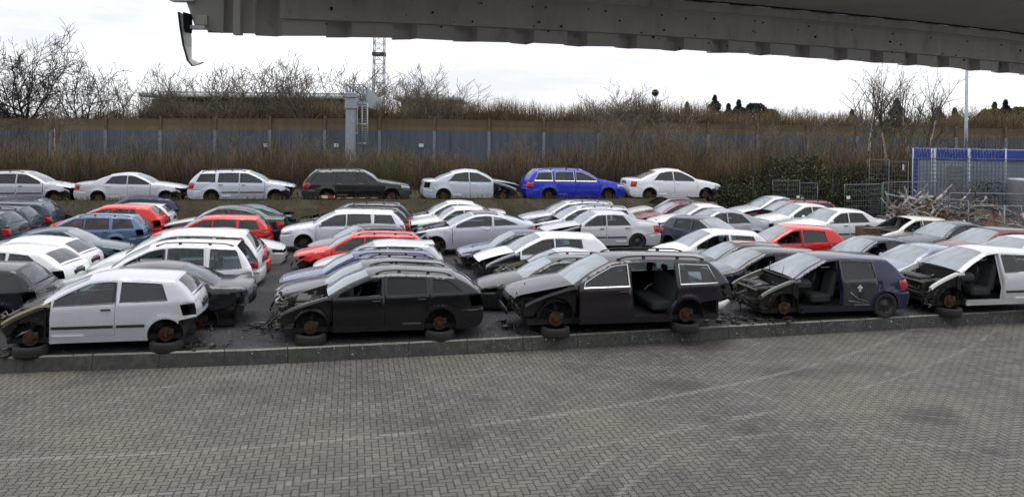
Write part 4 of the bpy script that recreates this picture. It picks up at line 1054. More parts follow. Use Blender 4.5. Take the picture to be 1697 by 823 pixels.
lattice(618, 636, 25, 200, 125, 'tall steel lattice mast with a dark platform, its top hidden by the roof eave')

simple('hall_roof', (.40, .44, .43), .5, .2, var=.15); simple('hall_wall', (.045, .050, .050), .7); simple('hall_frame', (.16, .18, .18), .6)
def hall(x0, x1, yt, yb, dist, label):
    a, b_ = at_d(x0, yt, dist), at_d(x1, yt, dist); h = empty('hall', ((a.x + b_.x) / 2, a.y, 0)); tag(h, label, 'building')
    m = MB(); m.box(((a.x + b_.x) / 2, a.y + 10, a.z / 2), (b_.x - a.x - 2, 20, a.z - .8)); part(m, 'wall', 'hall_wall', h)
    m = MB(); m.box(((a.x + b_.x) / 2, a.y + 9, a.z + .2), (b_.x - a.x, 24, .7), bev=.2); m.box(((a.x + b_.x) / 2, a.y + 9, a.z + .75), (b_.x - a.x - 6, 20, .4)); part(m, 'roof', 'hall_roof', h)
    m = MB(); n = int((b_.x - a.x) / 3)
    for i in range(n): m.box((a.x + 2 + i * 3, a.y - .1, a.z - 1.6), (.25, .3, 2.6))
    m.box(((a.x + b_.x) / 2, a.y - .12, a.z - 1.5), (b_.x - a.x - 3, .2, .25)); part(m, 'window_frame', 'hall_frame', h)
hall(242, 600, 160, 195, 140, 'long flat-roofed hall behind the bare trees left of the gantry')
hall(655, 765, 165, 195, 140, 'smaller green-roofed hall behind the tree right of the gantry')

# ------------------------------------------------------------------ trees
class Twigs:
    def __init__(s): s.a = []; s.b = []; s.ra = []; s.rb = []
    def seg(s, p, q, r0, r1): s.a.append(tuple(p)); s.b.append(tuple(q)); s.ra.append(r0); s.rb.append(r1)
    def mesh(s, name, mat, k=4):
        a, b = np.array(s.a), np.array(s.b); ra, rb = np.array(s.ra)[:, None], np.array(s.rb)[:, None]; n = len(a)
        d = b - a; d /= np.maximum(1e-6, np.linalg.norm(d, axis=1))[:, None]; ref = np.where(np.abs(d[:, 2:3]) > .9, np.array([[1., 0, 0]]), np.array([[0, 0, 1.]]))
        e = np.cross(d, ref); e /= np.linalg.norm(e, axis=1)[:, None]; f = np.cross(d, e); V = np.zeros((n, 2 * k, 3))
        for j in range(k):
            t_ = 2 * np.pi * j / k; o_ = e * math.cos(t_) + f * math.sin(t_); V[:, j] = a + o_ * ra; V[:, k + j] = b + o_ * rb
        base = (np.arange(n) * 2 * k)[:, None]; Q = np.concatenate([base + np.array([[j, (j + 1) % k, k + (j + 1) % k, k + j]]) for j in range(k)], 0)
        me = bpy.data.meshes.new(name); me.vertices.add(n * 2 * k); me.vertices.foreach_set('co', V.reshape(-1)); me.loops.add(Q.size); me.loops.foreach_set('vertex_index', Q.reshape(-1).astype(np.int32))
        me.polygons.add(len(Q)); me.polygons.foreach_set('loop_start', np.arange(len(Q), dtype=np.int32) * 4); me.polygons.foreach_set('use_smooth', [True] * len(Q)); me.materials.append(MATS[mat]); me.update(calc_edges=True); return me
def bare_tree(seed, H=10.0, spread=.5, trunk=.62, lv=(9, 6, 6, 4), up=.5, r0=.17, start=.3, wig=.13, twig=.012, limb=1.0):
    rnd = random.Random(seed); T = Twigs(); Bz = Twigs()
    def grow(p, d, ln, r, level, out):
        n = 5 if level < 2 else 3; pts = [p]; 
        for i in range(n):
            d = (d + Vector((rnd.gauss(0, wig), rnd.gauss(0, wig), rnd.gauss(0, wig) + (.06 * up if level else 0)))).normalized(); q = pts[-1] + d * (ln / n)
            f0, f1 = 1 - .75 * i / n, 1 - .75 * (i + 1) / n; out.seg(pts[-1], q, max(twig, r * f0), max(twig * .8, r * f1)); pts.append(q)
        if level >= 4 or level > len(lv) - 1: return
        k_ = lv[level]
        for i in range(k_):
            f = (start + (1 - start) * (i + rnd.random() * .8) / k_) if level == 0 else .25 + .75 * (i + rnd.random()) / k_
            f = min(.98, f); x = f * n; i0 = min(n - 1, int(x)); q = pts[i0].lerp(pts[i0 + 1], x - i0)
            az = rnd.uniform(0, 2 * math.pi); dd = (pts[i0 + 1] - pts[i0]).normalized(); perp = dd.orthogonal().normalized(); perp.rotate(Matrix.Rotation(az, 3, dd))
            an = rnd.uniform(.5, 1.0) * (spread * 1.6 if level == 0 else 1.0); nd = (dd * math.cos(an) + perp * math.sin(an) + Vector((0, 0, up * .35))).normalized()
            grow(q, nd, ln * (rnd.uniform(.5, .8) * (1.15 - .45 * f) * limb if level == 0 else rnd.uniform(.35, .6)), r * (.55 if level == 0 else .55) * (1.1 - .5 * f), level + 1, Bz)
    grow(Vector((0, 0, 0)), Vector((0, 0, 1)), H * trunk, r0, 0, T); zs_ = sorted(p[2] for p in Bz.b); zz_ = zs_[int(len(zs_) * .985)]; return T.mesh('trunk', 'bark', 6), Bz.mesh('branches', 'branch', 3), zz_
simple('bark', (.045, .038, .032), .9, var=.4, scale=3); simple('branch', (.125, .102, .080), .9, var=.35, scale=.5); simple('branch_tan', (.15, .125, .098), .9, var=.35, scale=.5)
simple('birch_bark', (.62, .60, .57), .8, var=.4, scale=3); simple('conifer_green', (.018, .032, .022), .7, var=.5, scale=1.0); simple('evergreen', (.020, .026, .016), .8, var=.5, scale=1.0)
PROTO = {'oak': [bare_tree(s_, 10, .62, trunk=.5, lv=(9, 7, 6, 4), up=.3, r0=.20, start=.4, wig=.17, twig=.014, limb=1.5) for s_ in (2, 5)],
         'round': [bare_tree(s_, 10, .36, trunk=.46, lv=(10, 5, 4, 4), up=.7, r0=.15, start=.45, wig=.09, twig=.014, limb=1.75) for s_ in (11, 12, 13)],
         'slim': [bare_tree(s_, 10, .32, trunk=.55, lv=(9, 5, 5), up=.7, r0=.10, start=.4, wig=.09, twig=.013, limb=1.3) for s_ in (21, 22)],
         'birch': [bare_tree(s_, 10, .36, trunk=.86, lv=(14, 5, 4), up=.35, r0=.26, start=.3, wig=.08, twig=.014) for s_ in (31, 32)]}
def put_tree(protos, i, px, ytop, dist, label, birch=False, base=.5, wide=1.0, group='bare trees behind the noise barrier', name='bare_tree', mat=None):
    tm, bm, H = PROTO[protos][i % len(PROTO[protos])]; p = at_d(px, 215, dist); zt_ = at_d(px, ytop, dist).z
    ro = empty(name, (p.x, p.y, base), i * 1.7); s_ = (zt_ - base) / H; ro.scale = (s_ * wide, s_ * wide, s_); tag(ro, label, 'tree', group)
    for me, nm in ((tm, 'trunk'), (bm, 'branches')):
        o = bpy.data.objects.new(nm, me); COL.objects.link(o); o.parent = ro
        mm = 'birch_bark' if (birch and nm == 'trunk') else mat
        if mm: o.material_slots[0].link = 'OBJECT'; o.material_slots[0].material = MATS[mm]
    return ro
TR = [('oak', 0, 12, 92, 68, 'bare spreading tree cut by the left picture edge', .95), ('oak', 1, 42, 74, 68, 'tallest bare tree at the far left, high forked crown', .95), ('oak', 0, 112, 100, 68, 'broad bare oak with crooked limbs behind the white birch trunk', .95),
      ('slim', 0, 187, 118, 65.7, 'slender bare tree right of the crooked oak', 1.49), ('slim', 1, 228, 146, 65.3, 'small bare tree left of the long hall', 1.62), ('round', 0, 292, 110, 65.4, 'round-crowned bare tree at the left end of the long hall', 1.19),
      ('slim', 1, 345, 108, 65.3, 'slim bare tree before the hall, left one of a close trio', 1.76), ('slim', 0, 378, 104, 65.0, 'slim bare tree before the hall, middle one of a close trio', 1.76), ('slim', 1, 425, 108, 65.2, 'slim bare tree before the hall, right one of a close trio', 2.03),
      ('slim', 0, 468, 128, 65.0, 'small thin bare tree between the trio and the fan-shaped tree', 1.49), ('round', 1, 525, 98, 65.3, 'fan-shaped bare tree left of the sign gantry', 1.25), ('slim', 0, 572, 108, 92, 'bare tree directly behind the gantry column head', 1.89),
      ('slim', 1, 603, 118, 92, 'bare tree between gantry and lattice mast', 1.76), ('round', 2, 648, 130, 92, 'small bare tree right beside the lattice mast', 1.12), ('slim', 0, 682, 130, 82, 'small bare tree before the green-roofed hall', 1.76),
      ('round', 0, 718, 114, 65.7, 'bare tree with upright crown over the green-roofed hall', 1.12), ('slim', 1, 752, 140, 65.5, 'low bare tree leaning right of the green-roofed hall', 1.76), ('round', 2, 985, 149, 65.4, 'pale bare tree rising over the brushwood near the middle', 1.38),
      ('round', 1, 1085, 148, 65.5, 'bare tree carrying a dark ball of mistletoe in its top', 1.19), ('slim', 0, 1028, 163, 65.2, 'low bare tree left of the mistletoe tree', 1.89), ('slim', 1, 1128, 168, 65.3, 'low bare tree right of the mistletoe tree', 1.89),
      ('round', 0, 1335, 180, 95, 'distant bare tree right of the dark conifer clump', 1.38), ('round', 2, 1300, 185, 95, 'distant low bare tree beside the conifer clump', 1.62), ('slim', 0, 1392, 186, 95, 'distant bare tree left of the birches', 2.03), ('slim', 1, 1575, 178, 90, 'bare tree left of the lamp post, in front of dark conifers', 1.76),
      ('slim', 0, 1614, 172, 90, 'bare tree just right of the lamp post', 1.89)]
for q in TR: put_tree(q[0], q[1], q[2], q[3], q[4], q[5], wide=q[6], mat='branch_tan' if q[2] in (985,) else ('bark' if q[0] == 'oak' else None))
pb_ = at_d(1086, 154, 65.0); mv = np.random.default_rng(2).normal(0, 1, (500, 3)); mv = mv / np.linalg.norm(mv, axis=1)[:, None] * (np.random.default_rng(3).random(500) ** .4 * .30)[:, None] + np.array(tuple(pb_))
o = leaves('mistletoe', mv, np.full(500, .055), ['evergreen'], np.zeros(500), 3, None, None); tag(o, 'dark mistletoe ball in the crown of a bare tree', 'mistletoe')
for i, (px, yt, d_, lb) in enumerate(((215, 212, 50, 'thin sapling left of the first raised estate, in the thicket'), (330, 208, 50, 'bare sapling in the thicket behind the silver estate on the bank'), (392, 205, 51, 'bare sapling before the second barrier plate, in the thicket'), (505, 218, 50, 'low sapling in the thicket left of the gantry column'), (1000, 198, 51, 'bare sapling over the white raised saloon, left one in the tall clump'), (1040, 184, 52, 'tallest sapling of the clump that covers the barrier'), (1078, 190, 51, 'sapling in the tall clump just under the mistletoe tree'), (1110, 200, 51, 'right outer sapling of the tall clump before the barrier'), (1190, 210, 52, 'sapling in the thicket below the pointed fir'), (1262, 205, 52, 'sapling in the thicket below the round evergreen'), (1345, 200, 52, 'grey sapling above the white-tagged mesh panels'), (1395, 208, 52, 'sapling left of the birches in the thicket'), (880, 222, 50, 'low sapling behind the royal blue estate'))):
    put_tree(('slim', 'round')[i % 2], i, px, yt, d_, lb, False, .9, 1.3, 'saplings in the thicket', 'sapling', 'branch_tan')
for i, (px, yt, lb) in enumerate(((1437, 108, 'leftmost white birch of the four behind the mesh panels'), (1470, 112, 'second white birch from the left behind the mesh panels'), (1502, 116, 'third white birch, in front of the dark conifer'), (1532, 114, 'rightmost white birch near the blue-topped container'))):
    put_tree('birch', i, px, yt, 52, lb, True, .9, .9, 'white birches by the container', 'birch_tree', 'branch_tan')
put_tree('birch', 1, 86, 165, 52, 'white birch stem rising out of the thicket at the far left', True, .9, .9, 'white birches by the container', 'birch_tree', 'branch_tan')['group'] = 'lone birches'
def conifer(px, ytop, dist, wpx, label, mat='conifer_green', roundish=False, base=.5):
    p = at_d(px, 215, dist); zt_ = at_d(px, ytop, dist).z; H = zt_ - base; R_ = wpx / F_PX * dist / 2; ro = empty('conifer_tree' if not roundish else 'evergreen_tree', (p.x, p.y, base)); tag(ro, label, 'tree', 'dark evergreen trees behind the noise barrier')
    m = MB(); m.tube([(0, 0, 0), (0, 0, H * .95)], [.18, .03], 6); m.build('trunk', 'bark', ro)
    rr = np.random.default_rng(int(px)); n = 4200; t_ = rr.random(n) ** .6; ang = rr.uniform(0, 6.283, n)
    if roundish: rad = R_ * np.sqrt(np.clip(1 - ((t_ - .45) / .58) ** 2, 0, 1)) * (.75 + .35 * rr.random(n)) * (.85 + .2 * np.sin(ang * 3 + t_ * 9))
    else: rad = np.minimum(R_ * 1.3, .50 * (1 - t_) * H + .05) * (.25 + .75 * np.sqrt(rr.random(n))) * (.8 + .35 * np.sin(t_ * 46 + np.sin(ang * 3)))
    z = .12 * H + t_ * H * .88 - (0 if roundish else .18) * rad
    P = np.stack([np.cos(ang) * rad, np.sin(ang) * rad, z], 1); o = leaves('crown', P, rr.uniform(.07, .19, n) * (1.0 if not roundish else 1.1), [mat], np.zeros(n), int(px), ro, None)
for a in ((1184, 158, 88, 30, 'pointed blue green fir standing clear against the sky'), (1207, 172, 86, 22, 'smaller fir right of the pointed blue green one'), (1138, 170, 88, 34, 'broad dark fir left of the pointed blue green one'), (1224, 166, 84, 26, 'dark fir merging into the round evergreens'), (1486, 164, 66, 44, 'dark conifer behind the birches'), (1412, 182, 84, 16, 'narrow dark conifer left of the birches'), (1556, 178, 74, 46, 'wide dark conifer between birches and lamp post'), (1582, 180, 74, 28, 'dark conifer touching the lamp post'), (1648, 170, 80, 22, 'left fir of the pair near the right edge'), (1666, 166, 80, 22, 'right fir of the pair near the right edge')): conifer(*a)
for a in ((1250, 172, 80, 62, 'round dark evergreen right of the firs'), (1276, 182, 80, 40, 'lower round evergreen at the right end of the clump'), (1640, 182, 72, 60, 'olive green round tree below the pair of firs'), (1688, 178, 78, 40, 'round tree cut by the right picture edge')): conifer(*a, mat='evergreen' if a[0] < 1600 else 'twig_olive', roundish=True)
# brushwood behind the barrier, reads as one brown mass
def stop(px):
    b_ = 178 if px < 240 else (170 if px < 900 else 172); b_ = 186 if 20 < px < 230 else b_
    return b_ + (12 if px > 1180 else 0) + (6 if px > 1290 else 0)
n = 42000; pxs = r.uniform(-40, 1740, n); dd_ = r.uniform(67, 74, n); P_ = []; HH = []
tz = np.array([at_d(a, stop(a) + 7 * wave(a * .06), d_).z for a, d_ in zip(pxs, dd_)]); xs_ = np.array([at_d(a, 215, d_).x for a, d_ in zip(pxs, dd_)])
h_ = r.uniform(1.2, 3.0, n) ; z0_ = np.where(r.random(n) < .45, tz - h_ + r.normal(0, .35, n), tz - h_ - r.random(n) * 2.6)
cl = np.array([wave(a * .045, 3.0) for a in pxs]) + r.normal(0, .4, n); pk = np.where(cl > .5, 2, 0); pk = np.where(r.random(n) < .25, 1, pk); pk = np.where(r.random(n) < .08, 3, pk)
blades('brushwood', np.stack([xs_, dd_, z0_], 1), h_, r.uniform(.008, .022, n), .40, ['twig_brown', 'twig_dark', 'twig_olive', 'twig_grey'], pk, 13)
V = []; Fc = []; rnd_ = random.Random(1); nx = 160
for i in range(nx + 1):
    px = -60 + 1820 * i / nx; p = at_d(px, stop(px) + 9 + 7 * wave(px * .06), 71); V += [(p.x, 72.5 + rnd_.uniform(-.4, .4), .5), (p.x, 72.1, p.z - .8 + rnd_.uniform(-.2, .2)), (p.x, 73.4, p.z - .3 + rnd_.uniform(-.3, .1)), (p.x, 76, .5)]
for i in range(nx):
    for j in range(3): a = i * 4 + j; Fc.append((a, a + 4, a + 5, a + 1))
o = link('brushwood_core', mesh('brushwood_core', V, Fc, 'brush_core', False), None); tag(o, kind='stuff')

# ------------------------------------------------------------------ the cars
SILV, WHITE, BLACK, DBLUE = (.48, .495, .54, .2), (.78, .79, .80, 0), (.005, .0055, .007, .0), (.012, .02, .06, .1)
BLUE, RED, DRED, TEAL = (.006, .015, .12, .05), (.62, .018, .014, 0), (.16, .010, .016, .1), (.02, .07, .085, .3)
STEEL, ANTH, BROWN, LILAC = (.12, .19, .32, .35), (.012, .013, .018, .1), (.020, .016, .022, .2), (.27, .295, .39, .3)
IVORY, GREENB, GREY, ROYAL = (.62, .60, .54, 0), (.014, .022, .018, .1), (.20, .21, .23, .4), (.012, .028, .45, .05)
NOFRONT = ('hood', 'front_fender', 'front_bumper', 'headlight', 'grille')
tyre_mesh = None
def lay_tyre(p, z0=0.0, label='black tyre lying flat under a wheelless car'):
    global tyre_mesh
    if tyre_mesh is None:
        m = MB(); r = .31
        m.lathe([(r * .64, -.09), (r * .82, -.1), (r * .95, -.092), (r, -.065), (r, .065), (r * .95, .092), (r * .82, .1), (r * .64, .09), (r * .68, .06), (r * .9, .05), (r * .9, -.05), (r * .68, -.06)], 28, 0, None, True, True)
        tyre_mesh = m.mesh('old_tyre', 'rubber')
    o = bpy.data.objects.new('old_tyre', tyre_mesh); COL.objects.link(o); o.location = (p[0], p[1], z0 + .1)
    o.rotation_euler = (random.uniform(-.02, .02), random.uniform(-.02, .02), random.uniform(0, 6)); tag(o, label, 'tyre', 'tyres lying under the cars'); return o
CARLOG = []
RND = random.Random(5)
def C(kind, color, x0, x1, yr, label, missing=(), extra=(), right=False, rot=0.0, base=None, tyres=None, s=None, tone=None, dist=None, name=None, z0=0.0, sz=1.0, group=None, shift=0.0, vv=None):
    k = K[kind]; ex = set(extra)
    dz = (0 if 'wheels' in ex or 'rearwheels' in ex else (.03 if tyres else -.165)) + z0
    if base is not None: dz = base
    th = THETA + math.radians(rot); u = Vector((math.cos(th), math.sin(th), 0)); v = Vector((-math.sin(th), math.cos(th), 0))
    if not isinstance(color, str): pass
    jf = RND.uniform(.94, 1.06); col = tuple(max(0, c * jf * RND.uniform(.985, 1.015)) for c in color[:3]) + (color[3],)
    sc = s or 1.0; cx = ((x0 if x0 is not None else x1 - 200) + (x1 if x1 is not None else x0 + 200)) / 2
    for it in range(14):
        H = k.H * sc * sz + dz
        if vv is not None:
            d_ = ray(cx, yr); d_.z = 0; p = d_ * (vv / d_.dot(VD))
        elif dist is None:
            p = at_z(cx, yr, H - .02) - v * .33 * sc
        else: p = at_d(cx, yr, dist)
        p.z = 0
        hw = k.W / 2 * sc
        e0 = proj(p - u * (k.L / 2 * sc - .1) - v * hw * .85 + Vector((0, 0, .6 + dz)))[0]
        e1 = proj(p + u * (k.L / 2 * sc - .1) - v * hw * .85 + Vector((0, 0, .6 + dz)))[0]
        if x0 is not None and x1 is not None:
            if s is None: sc = max(.90, min(1.10, sc * ((x1 - x0) / (e1 - e0)) ** .7))
            cx += ((x0 + x1) - (e0 + e1)) / 2 * .8
        elif x0 is not None: cx += (x0 - e0) * .8
        else: cx += (x1 - e1) * .8
    r = build_car(name or 'wrecked_car', k, col, label, 'car', group or 'wrecked cars parked in rows', missing, ex, tone)
    p = p + v * shift
    r.location = (p.x, p.y, dz); r.rotation_euler = (0, 0, th + (math.pi if right else 0)); r.scale = (sc, sc, sc * sz)
    CARLOG.append((label[:28], round(p.dot(UD), 2), round(p.dot(VD), 2), round(sc, 3), round(e0), round(e1), x0, x1, k.L * sc, k.W * sc))
    if tyres:
        ins = -1 if right else 1
        for ax in tyres:
            q = (k.xf if ax[0] == 'f' else k.xr) - k.L / 2
            sd = -1 if ax[1] == 'n' else 1
            pos = p + u * (q * sc * ins) + v * (sd * (k.W / 2 - .16) * sc)
            lay_tyre(pos, z0, tyres[ax])
    return r
TY = lambda a, b: {'fn': f'flat tyre under the front hub of the {a}', 'rn': f'flat tyre under the rear hub of the {a}', 'ff': f'tyre under the far front corner of the {a}', 'rf': f'tyre under the far rear corner of the {a}'}

# front row beside the kerb
C('hatch_three', (.58, .59, .635, .1), -14, 323, 445, 'silver three-door hatchback with stripped nose and black side strip, beside the kerb at left', NOFRONT + ('mirror', 'tail_light', 'rear_bumper'), ('molding', 'loom'), tyres=TY('silver three-door hatchback', 0), tone={'wing': (.26, .24, .15, .0)})
C('wagon_sport', BLACK, 450, 797, 438, 'matt black estate with tinted rear windows and torn-off nose beside the kerb', NOFRONT + ('front_window_near', 'tail_light'), ('privacy', 'loom', 'rails'), tyres=TY('matt black estate', 0), tone={'wing': (.02, .02, .02, 0)})
C('wagon', BROWN, 854, 1212, 421, 'dark brown estate with chrome window trim and missing rear door beside the kerb', ('front_fender_near', 'front_bumper', 'rear_door_near', 'rear_door_window_near', 'tail_light', 'headlight', 'rear_bumper'), ('chrome', 'rails', 'blackpillar'), tyres=TY('dark brown estate', 0), vv=17.75)
GF = C('hatch_five', (.009, .013, .048, .05), 1248, 1505, 418, 'dark blue five-door hatchback on a rear wheel with its front door gone', NOFRONT + ('front_door_near', 'front_window_near'), ('rearwheels', 'loom', 'wiper'), tone={'rear_door': (.045, .05, .052, .1), 'wing': (.10, .11, .09, 0)}, s=1.0, vv=18.25)
gd = [o for o in GF.children if o.name.startswith('rear_door')][0]; kk = K['hatch_five']; m = MB(); gx = kk.xB + .42 - kk.L / 2; gy = -(kk.w(kk.xB + .4, .7) + .012)
m.box((gx, gy, .74), (.06, .03, .17), 0, bev=.01); m.box((gx, gy, .76), (.13, .03, .05), 0, bev=.01); m.box((gx + .03, gy, .58), (.10, .04, .22), 1, bev=.02)
m.tube([(gx - .25, gy, .66), (gx - .05, gy - .01, .5), (gx + .22, gy, .42)], .011, 5, 2); m.tube([(gx - .3, gy, .46), (gx + .1, gy, .40)], .011, 5, 2); m.tube([(gx - .2, gy, .82), (gx + .3, gy, .84)], .008, 5, 1)
m.build('window_regulator', ['white_plastic', 'black_plastic', 'bare_metal'], gd)
C('hatch_small', (.66, .68, .70, .1), 1530, None, 409, 'white hatchback without bonnet or front door at the right edge beside the kerb', NOFRONT + ('front_door_near', 'front_window_near'), ('molding', 'loom'), tyres=TY('white doorless hatchback', 0), s=1.06, tone={'wing': (.55, .58, .55, 0)}, vv=18.25)

# first column, behind the silver hatchback
C('sedan', ANTH, 30, 410, 438, 'anthracite saloon with stripped tail, directly behind the silver three-door hatchback', ('tail_light', 'rear_bumper', 'headlight', 'front_bumper'), (), vv=19.45)
C('people_carrier', WHITE, None, 417, 393, 'white people carrier with roof rails and its tailgate removed', ('tailgate', 'rear_window', 'tail_light', 'rear_bumper', 'front_window_near'), ('rails', 'blackpillar'), vv=22.0, s=1.0)
C('people_carrier', WHITE, None, 427, 375, 'second white people carrier squeezed in behind the first, red tail light showing', (), (), vv=24.0, s=1.03)
C('hatch_small', RED, None, 438, 376, 'red hatchback whose tail sticks out behind the white people carrier', (), (), vv=25.9, s=.88)
C('hatch_five', (.62, .66, .68, .1), None, 468, 366, 'silver white hatchback facing right with a black empty headlight', ('headlight',), (), right=True, vv=27.7, s=.86)
C('wagon', RED, 250, 442, 348, 'bright red estate with dark windows parked in front of the teal saloon', (), ('molding',), vv=31.3)
C('sedan_round', TEAL, 330, 476, 336, 'teal saloon with open boot behind the bright red estate', ('boot_lid', 'tailgate', 'tail_light'), (), vv=35.7)
C('sedan', ANTH, 268, None, 340, 'dark saloon whose pale bonnet shows left of the red estate', ('headlight',), (), tone={'hood': (.6, .61, .62, 0)}, vv=33.5)

# far left columns
C('hatch_five', (.010, .012, .018, .05), None, 60, 432, 'dark hatchback with torn tail cut off by the left picture edge', ('tail_light', 'rear_bumper'), ())
C('hatch_curvy', WHITE, None, 106, 403, 'white rounded hatchback showing its rear window, beside the dark torn hatchback', ('tail_light',), (), rot=-8)
C('hatch_curvy', (.72, .74, .76, .1), None, 137, 389, 'white small hatchback between the rounded white one and the teal saloon', ('tail_light',), (), rot=-6)
C('sedan_round', (.035, .075, .085, .3), -20, 206, 377, 'dark teal saloon facing right with a dull bonnet and no headlight', ('headlight', 'front_bumper'), (), right=True)
C('wagon', STEEL, 30, 237, 345, 'steel blue estate with black roof rails between two red cars', ('tail_light',), ('rails', 'molding'), vv=31.9)
C('hatch_five', RED, None, 266, 337, 'red hatchback peeking out behind the steel blue estate', ('tail_light',), (), vv=34.1)
C('hatch_five', (.7, .72, .73, .1), 130, 277, 327, 'white silver hatchback behind the red one, below the raised silver limousine', ('tail_light',), (), vv=36.3)
C('hatch_five', DBLUE, None, 298, 322, 'dark blue hatchback furthest back below the raised silver limousine', ('tail_light',), (), vv=38.2)
C('wagon', DBLUE, None, 50, 336, 'dark blue estate at the left edge behind the teal saloon', ('tail_light',), ('rails',), vv=34.0)
C('wagon', (.02, .035, .07, .1), None, 86, 333, 'navy estate beside the dark blue one with an upright rear window', (), (), vv=36.0)
C('hatch_five', (.03, .05, .06, .2), None, 18, 347, 'dark green hatchback tail cut by the left edge above the teal saloon', (), (), rot=-4)
C('sedan', BLACK, None, 142, 343, 'black stripped saloon nose under the first raised estate', NOFRONT, ('loom',), right=True, vv=37.9)

# second column
C('wagon_sport', (.02, .022, .03, .2), 466, 762, 430, 'black estate with pale roof rails hidden behind the matt black one', ('front_bumper', 'headlight'), ('rails',), s=1.0, vv=19.8)
C('wagon', BLUE, 463, 738, 413, 'dark blue estate with grey bonnet and empty headlight opening', ('headlight', 'front_bumper'), ('rails',), tone={'hood': (.11, .13, .21, .2)})
C('hatch_five', (.62, .64, .66, .15), 520, 735, 396, 'silver hatchback with a large roof spoiler between the blue and red estates', (), ('roof_spoiler',))
C('wagon', RED, 487, 708, 382, 'red estate with roof rails and a black hole instead of its headlight', ('headlight', 'front_bumper'), ('rails',))
C('hatch_small', (.16, .16, .20, .3), 530, None, 371, 'grey violet compact with dark roof turned towards the camera', ('front_window_near', 'headlight'), ('roof_cover',), rot=22, s=.9, vv=27.95)
C('wagon', (.72, .75, .80, .1), 466, 670, 346, 'white estate with complete front by the aisle, behind the violet compact', (), ('blackpillar', 'mirrors'), tyres=TY('white estate by the aisle', 0), vv=30.3)
C('wagon', BLACK, 482, None, 340, 'black estate with pale roof rails just behind the white estate', ('headlight',), ('rails',), s=1.0, vv=32.6)
C('wagon_boxy', ANTH, 494, None, 333, 'dark grey estate furthest back below the raised black estate', ('hood', 'headlight'), ('rails',), s=1.0, vv=34.8)

# third column
C('wagon', GREENB, 804, 1060, 412, 'dark green estate with empty headlight behind the brown estate', ('headlight',), ('rails',), base=-.1, vv=20.1)
C('coupe', (.52, .53, .58, .15), 828, 1035, 399, 'silver coupe with open dark side windows behind the dark green estate', ('hood', 'headlight', 'front_bumper', 'grille', 'front_window_near'), ('loom',), tone={'wing': (.2, .2, .12, 0)}, vv=22.2)
C('hatch_five', WHITE, 795, None, 390, 'white hatchback with shattered nose between the silver coupe and the black saloon', ('front_bumper', 'headlight', 'grille', 'front_fender_near'), ('loom',), vv=24.1)
C('sedan', DBLUE, 772, 962, 381, 'blue black saloon with pale bonnet on the aisle behind the white hatchback', ('front_bumper',), (), tone={'hood': (.25, .27, .36, .3)}, vv=26.0)
C('coupe', (.54, .565, .63, .15), 700, 874, 348, 'silver two-door coupe with dark roof glass and red tail light', ('hood', 'front_bumper', 'headlight', 'grille'), ('roof_cover',), tyres=TY('silver two-door coupe', 0), s=1.03)
C('sedan_boxy', (.74, .74, .73, 0), 676, None, 337, 'white saloon with open window just behind the silver coupe', ('front_bumper', 'headlight'), (), vv=33.2)
C('sedan', WHITE, 667, None, 331, 'white saloon furthest back below the raised silver saloon', ('headlight', 'hood'), (), vv=35.4)
C('sedan_boxy', (.62, .64, .66, .15), 905, 1094, 347, 'silver four-door saloon on its wheels with the near fender stripped', ('front_fender_near', 'headlight', 'front_bumper'), ('rearwheels', 'molding'), s=1.0)
C('wagon', (.55, .57, .62, .15), 882, None, 339, 'silver estate with black open nose behind the four-door saloon', ('front_bumper', 'headlight', 'grille', 'hood'), ('rails', 'loom'))
C('wagon', (.6, .62, .65, .15), 868, None, 331, 'silver estate with roof rails furthest back below the raised blue estate', (), ('rails',))

# fourth column
C('hatch_five', ANTH, 1165, 1385, 408, 'anthracite hatchback with pale bonnet between the brown estate and the blue hatchback', ('front_window_near', 'headlight', 'front_bumper'), (), tone={'hood': (.12, .125, .16, .3)})
C('hatch_three', BLACK, 1150, 1312, 392, 'black hatchback with an orange red sunroof panel', ('front_window_near', 'headlight'), ('sunroof_panel',), vv=22.6)
C('hatch_three', WHITE, 1098, None, 387, 'white two-door hatchback with an open window behind the black sunroof hatchback', ('front_window_near',), (), vv=24.5)
C('hatch_small', RED, 1235, 1404, 371, 'bright red five-door hatchback with its front window open', ('front_window_near',), ())
C('hatch_small', (.05, .06, .085, .2), 1140, 1247, 357, 'dark blue compact turned askew behind the silver four-door saloon', ('headlight', 'front_bumper'), (), rot=116, s=.95, dist=30.8)
C('sedan_round', (.34, .36, .40, .5), 1105, 1292, 346, 'grey silver saloon with round roofline seen from the side', ('tail_light',), (), s=1.0)
C('sedan_round', WHITE, 1090, None, 338, 'white saloon with torn nose between the grey saloon and the dark red estate', ('front_bumper', 'headlight'), ('loom',))
C('wagon', DRED, 1058, 1206, 332, 'dark red estate under the raised white saloon', ('headlight',), ('rails',), vv=35.1)
C('sedan', (.10, .10, .11, .2), 1044, None, 333, 'dark saloon with white bonnet and black screen furthest back below the raised white saloon', ('windscreen',), (), tone={'hood': (.7, .7, .69, 0)}, vv=37.0)

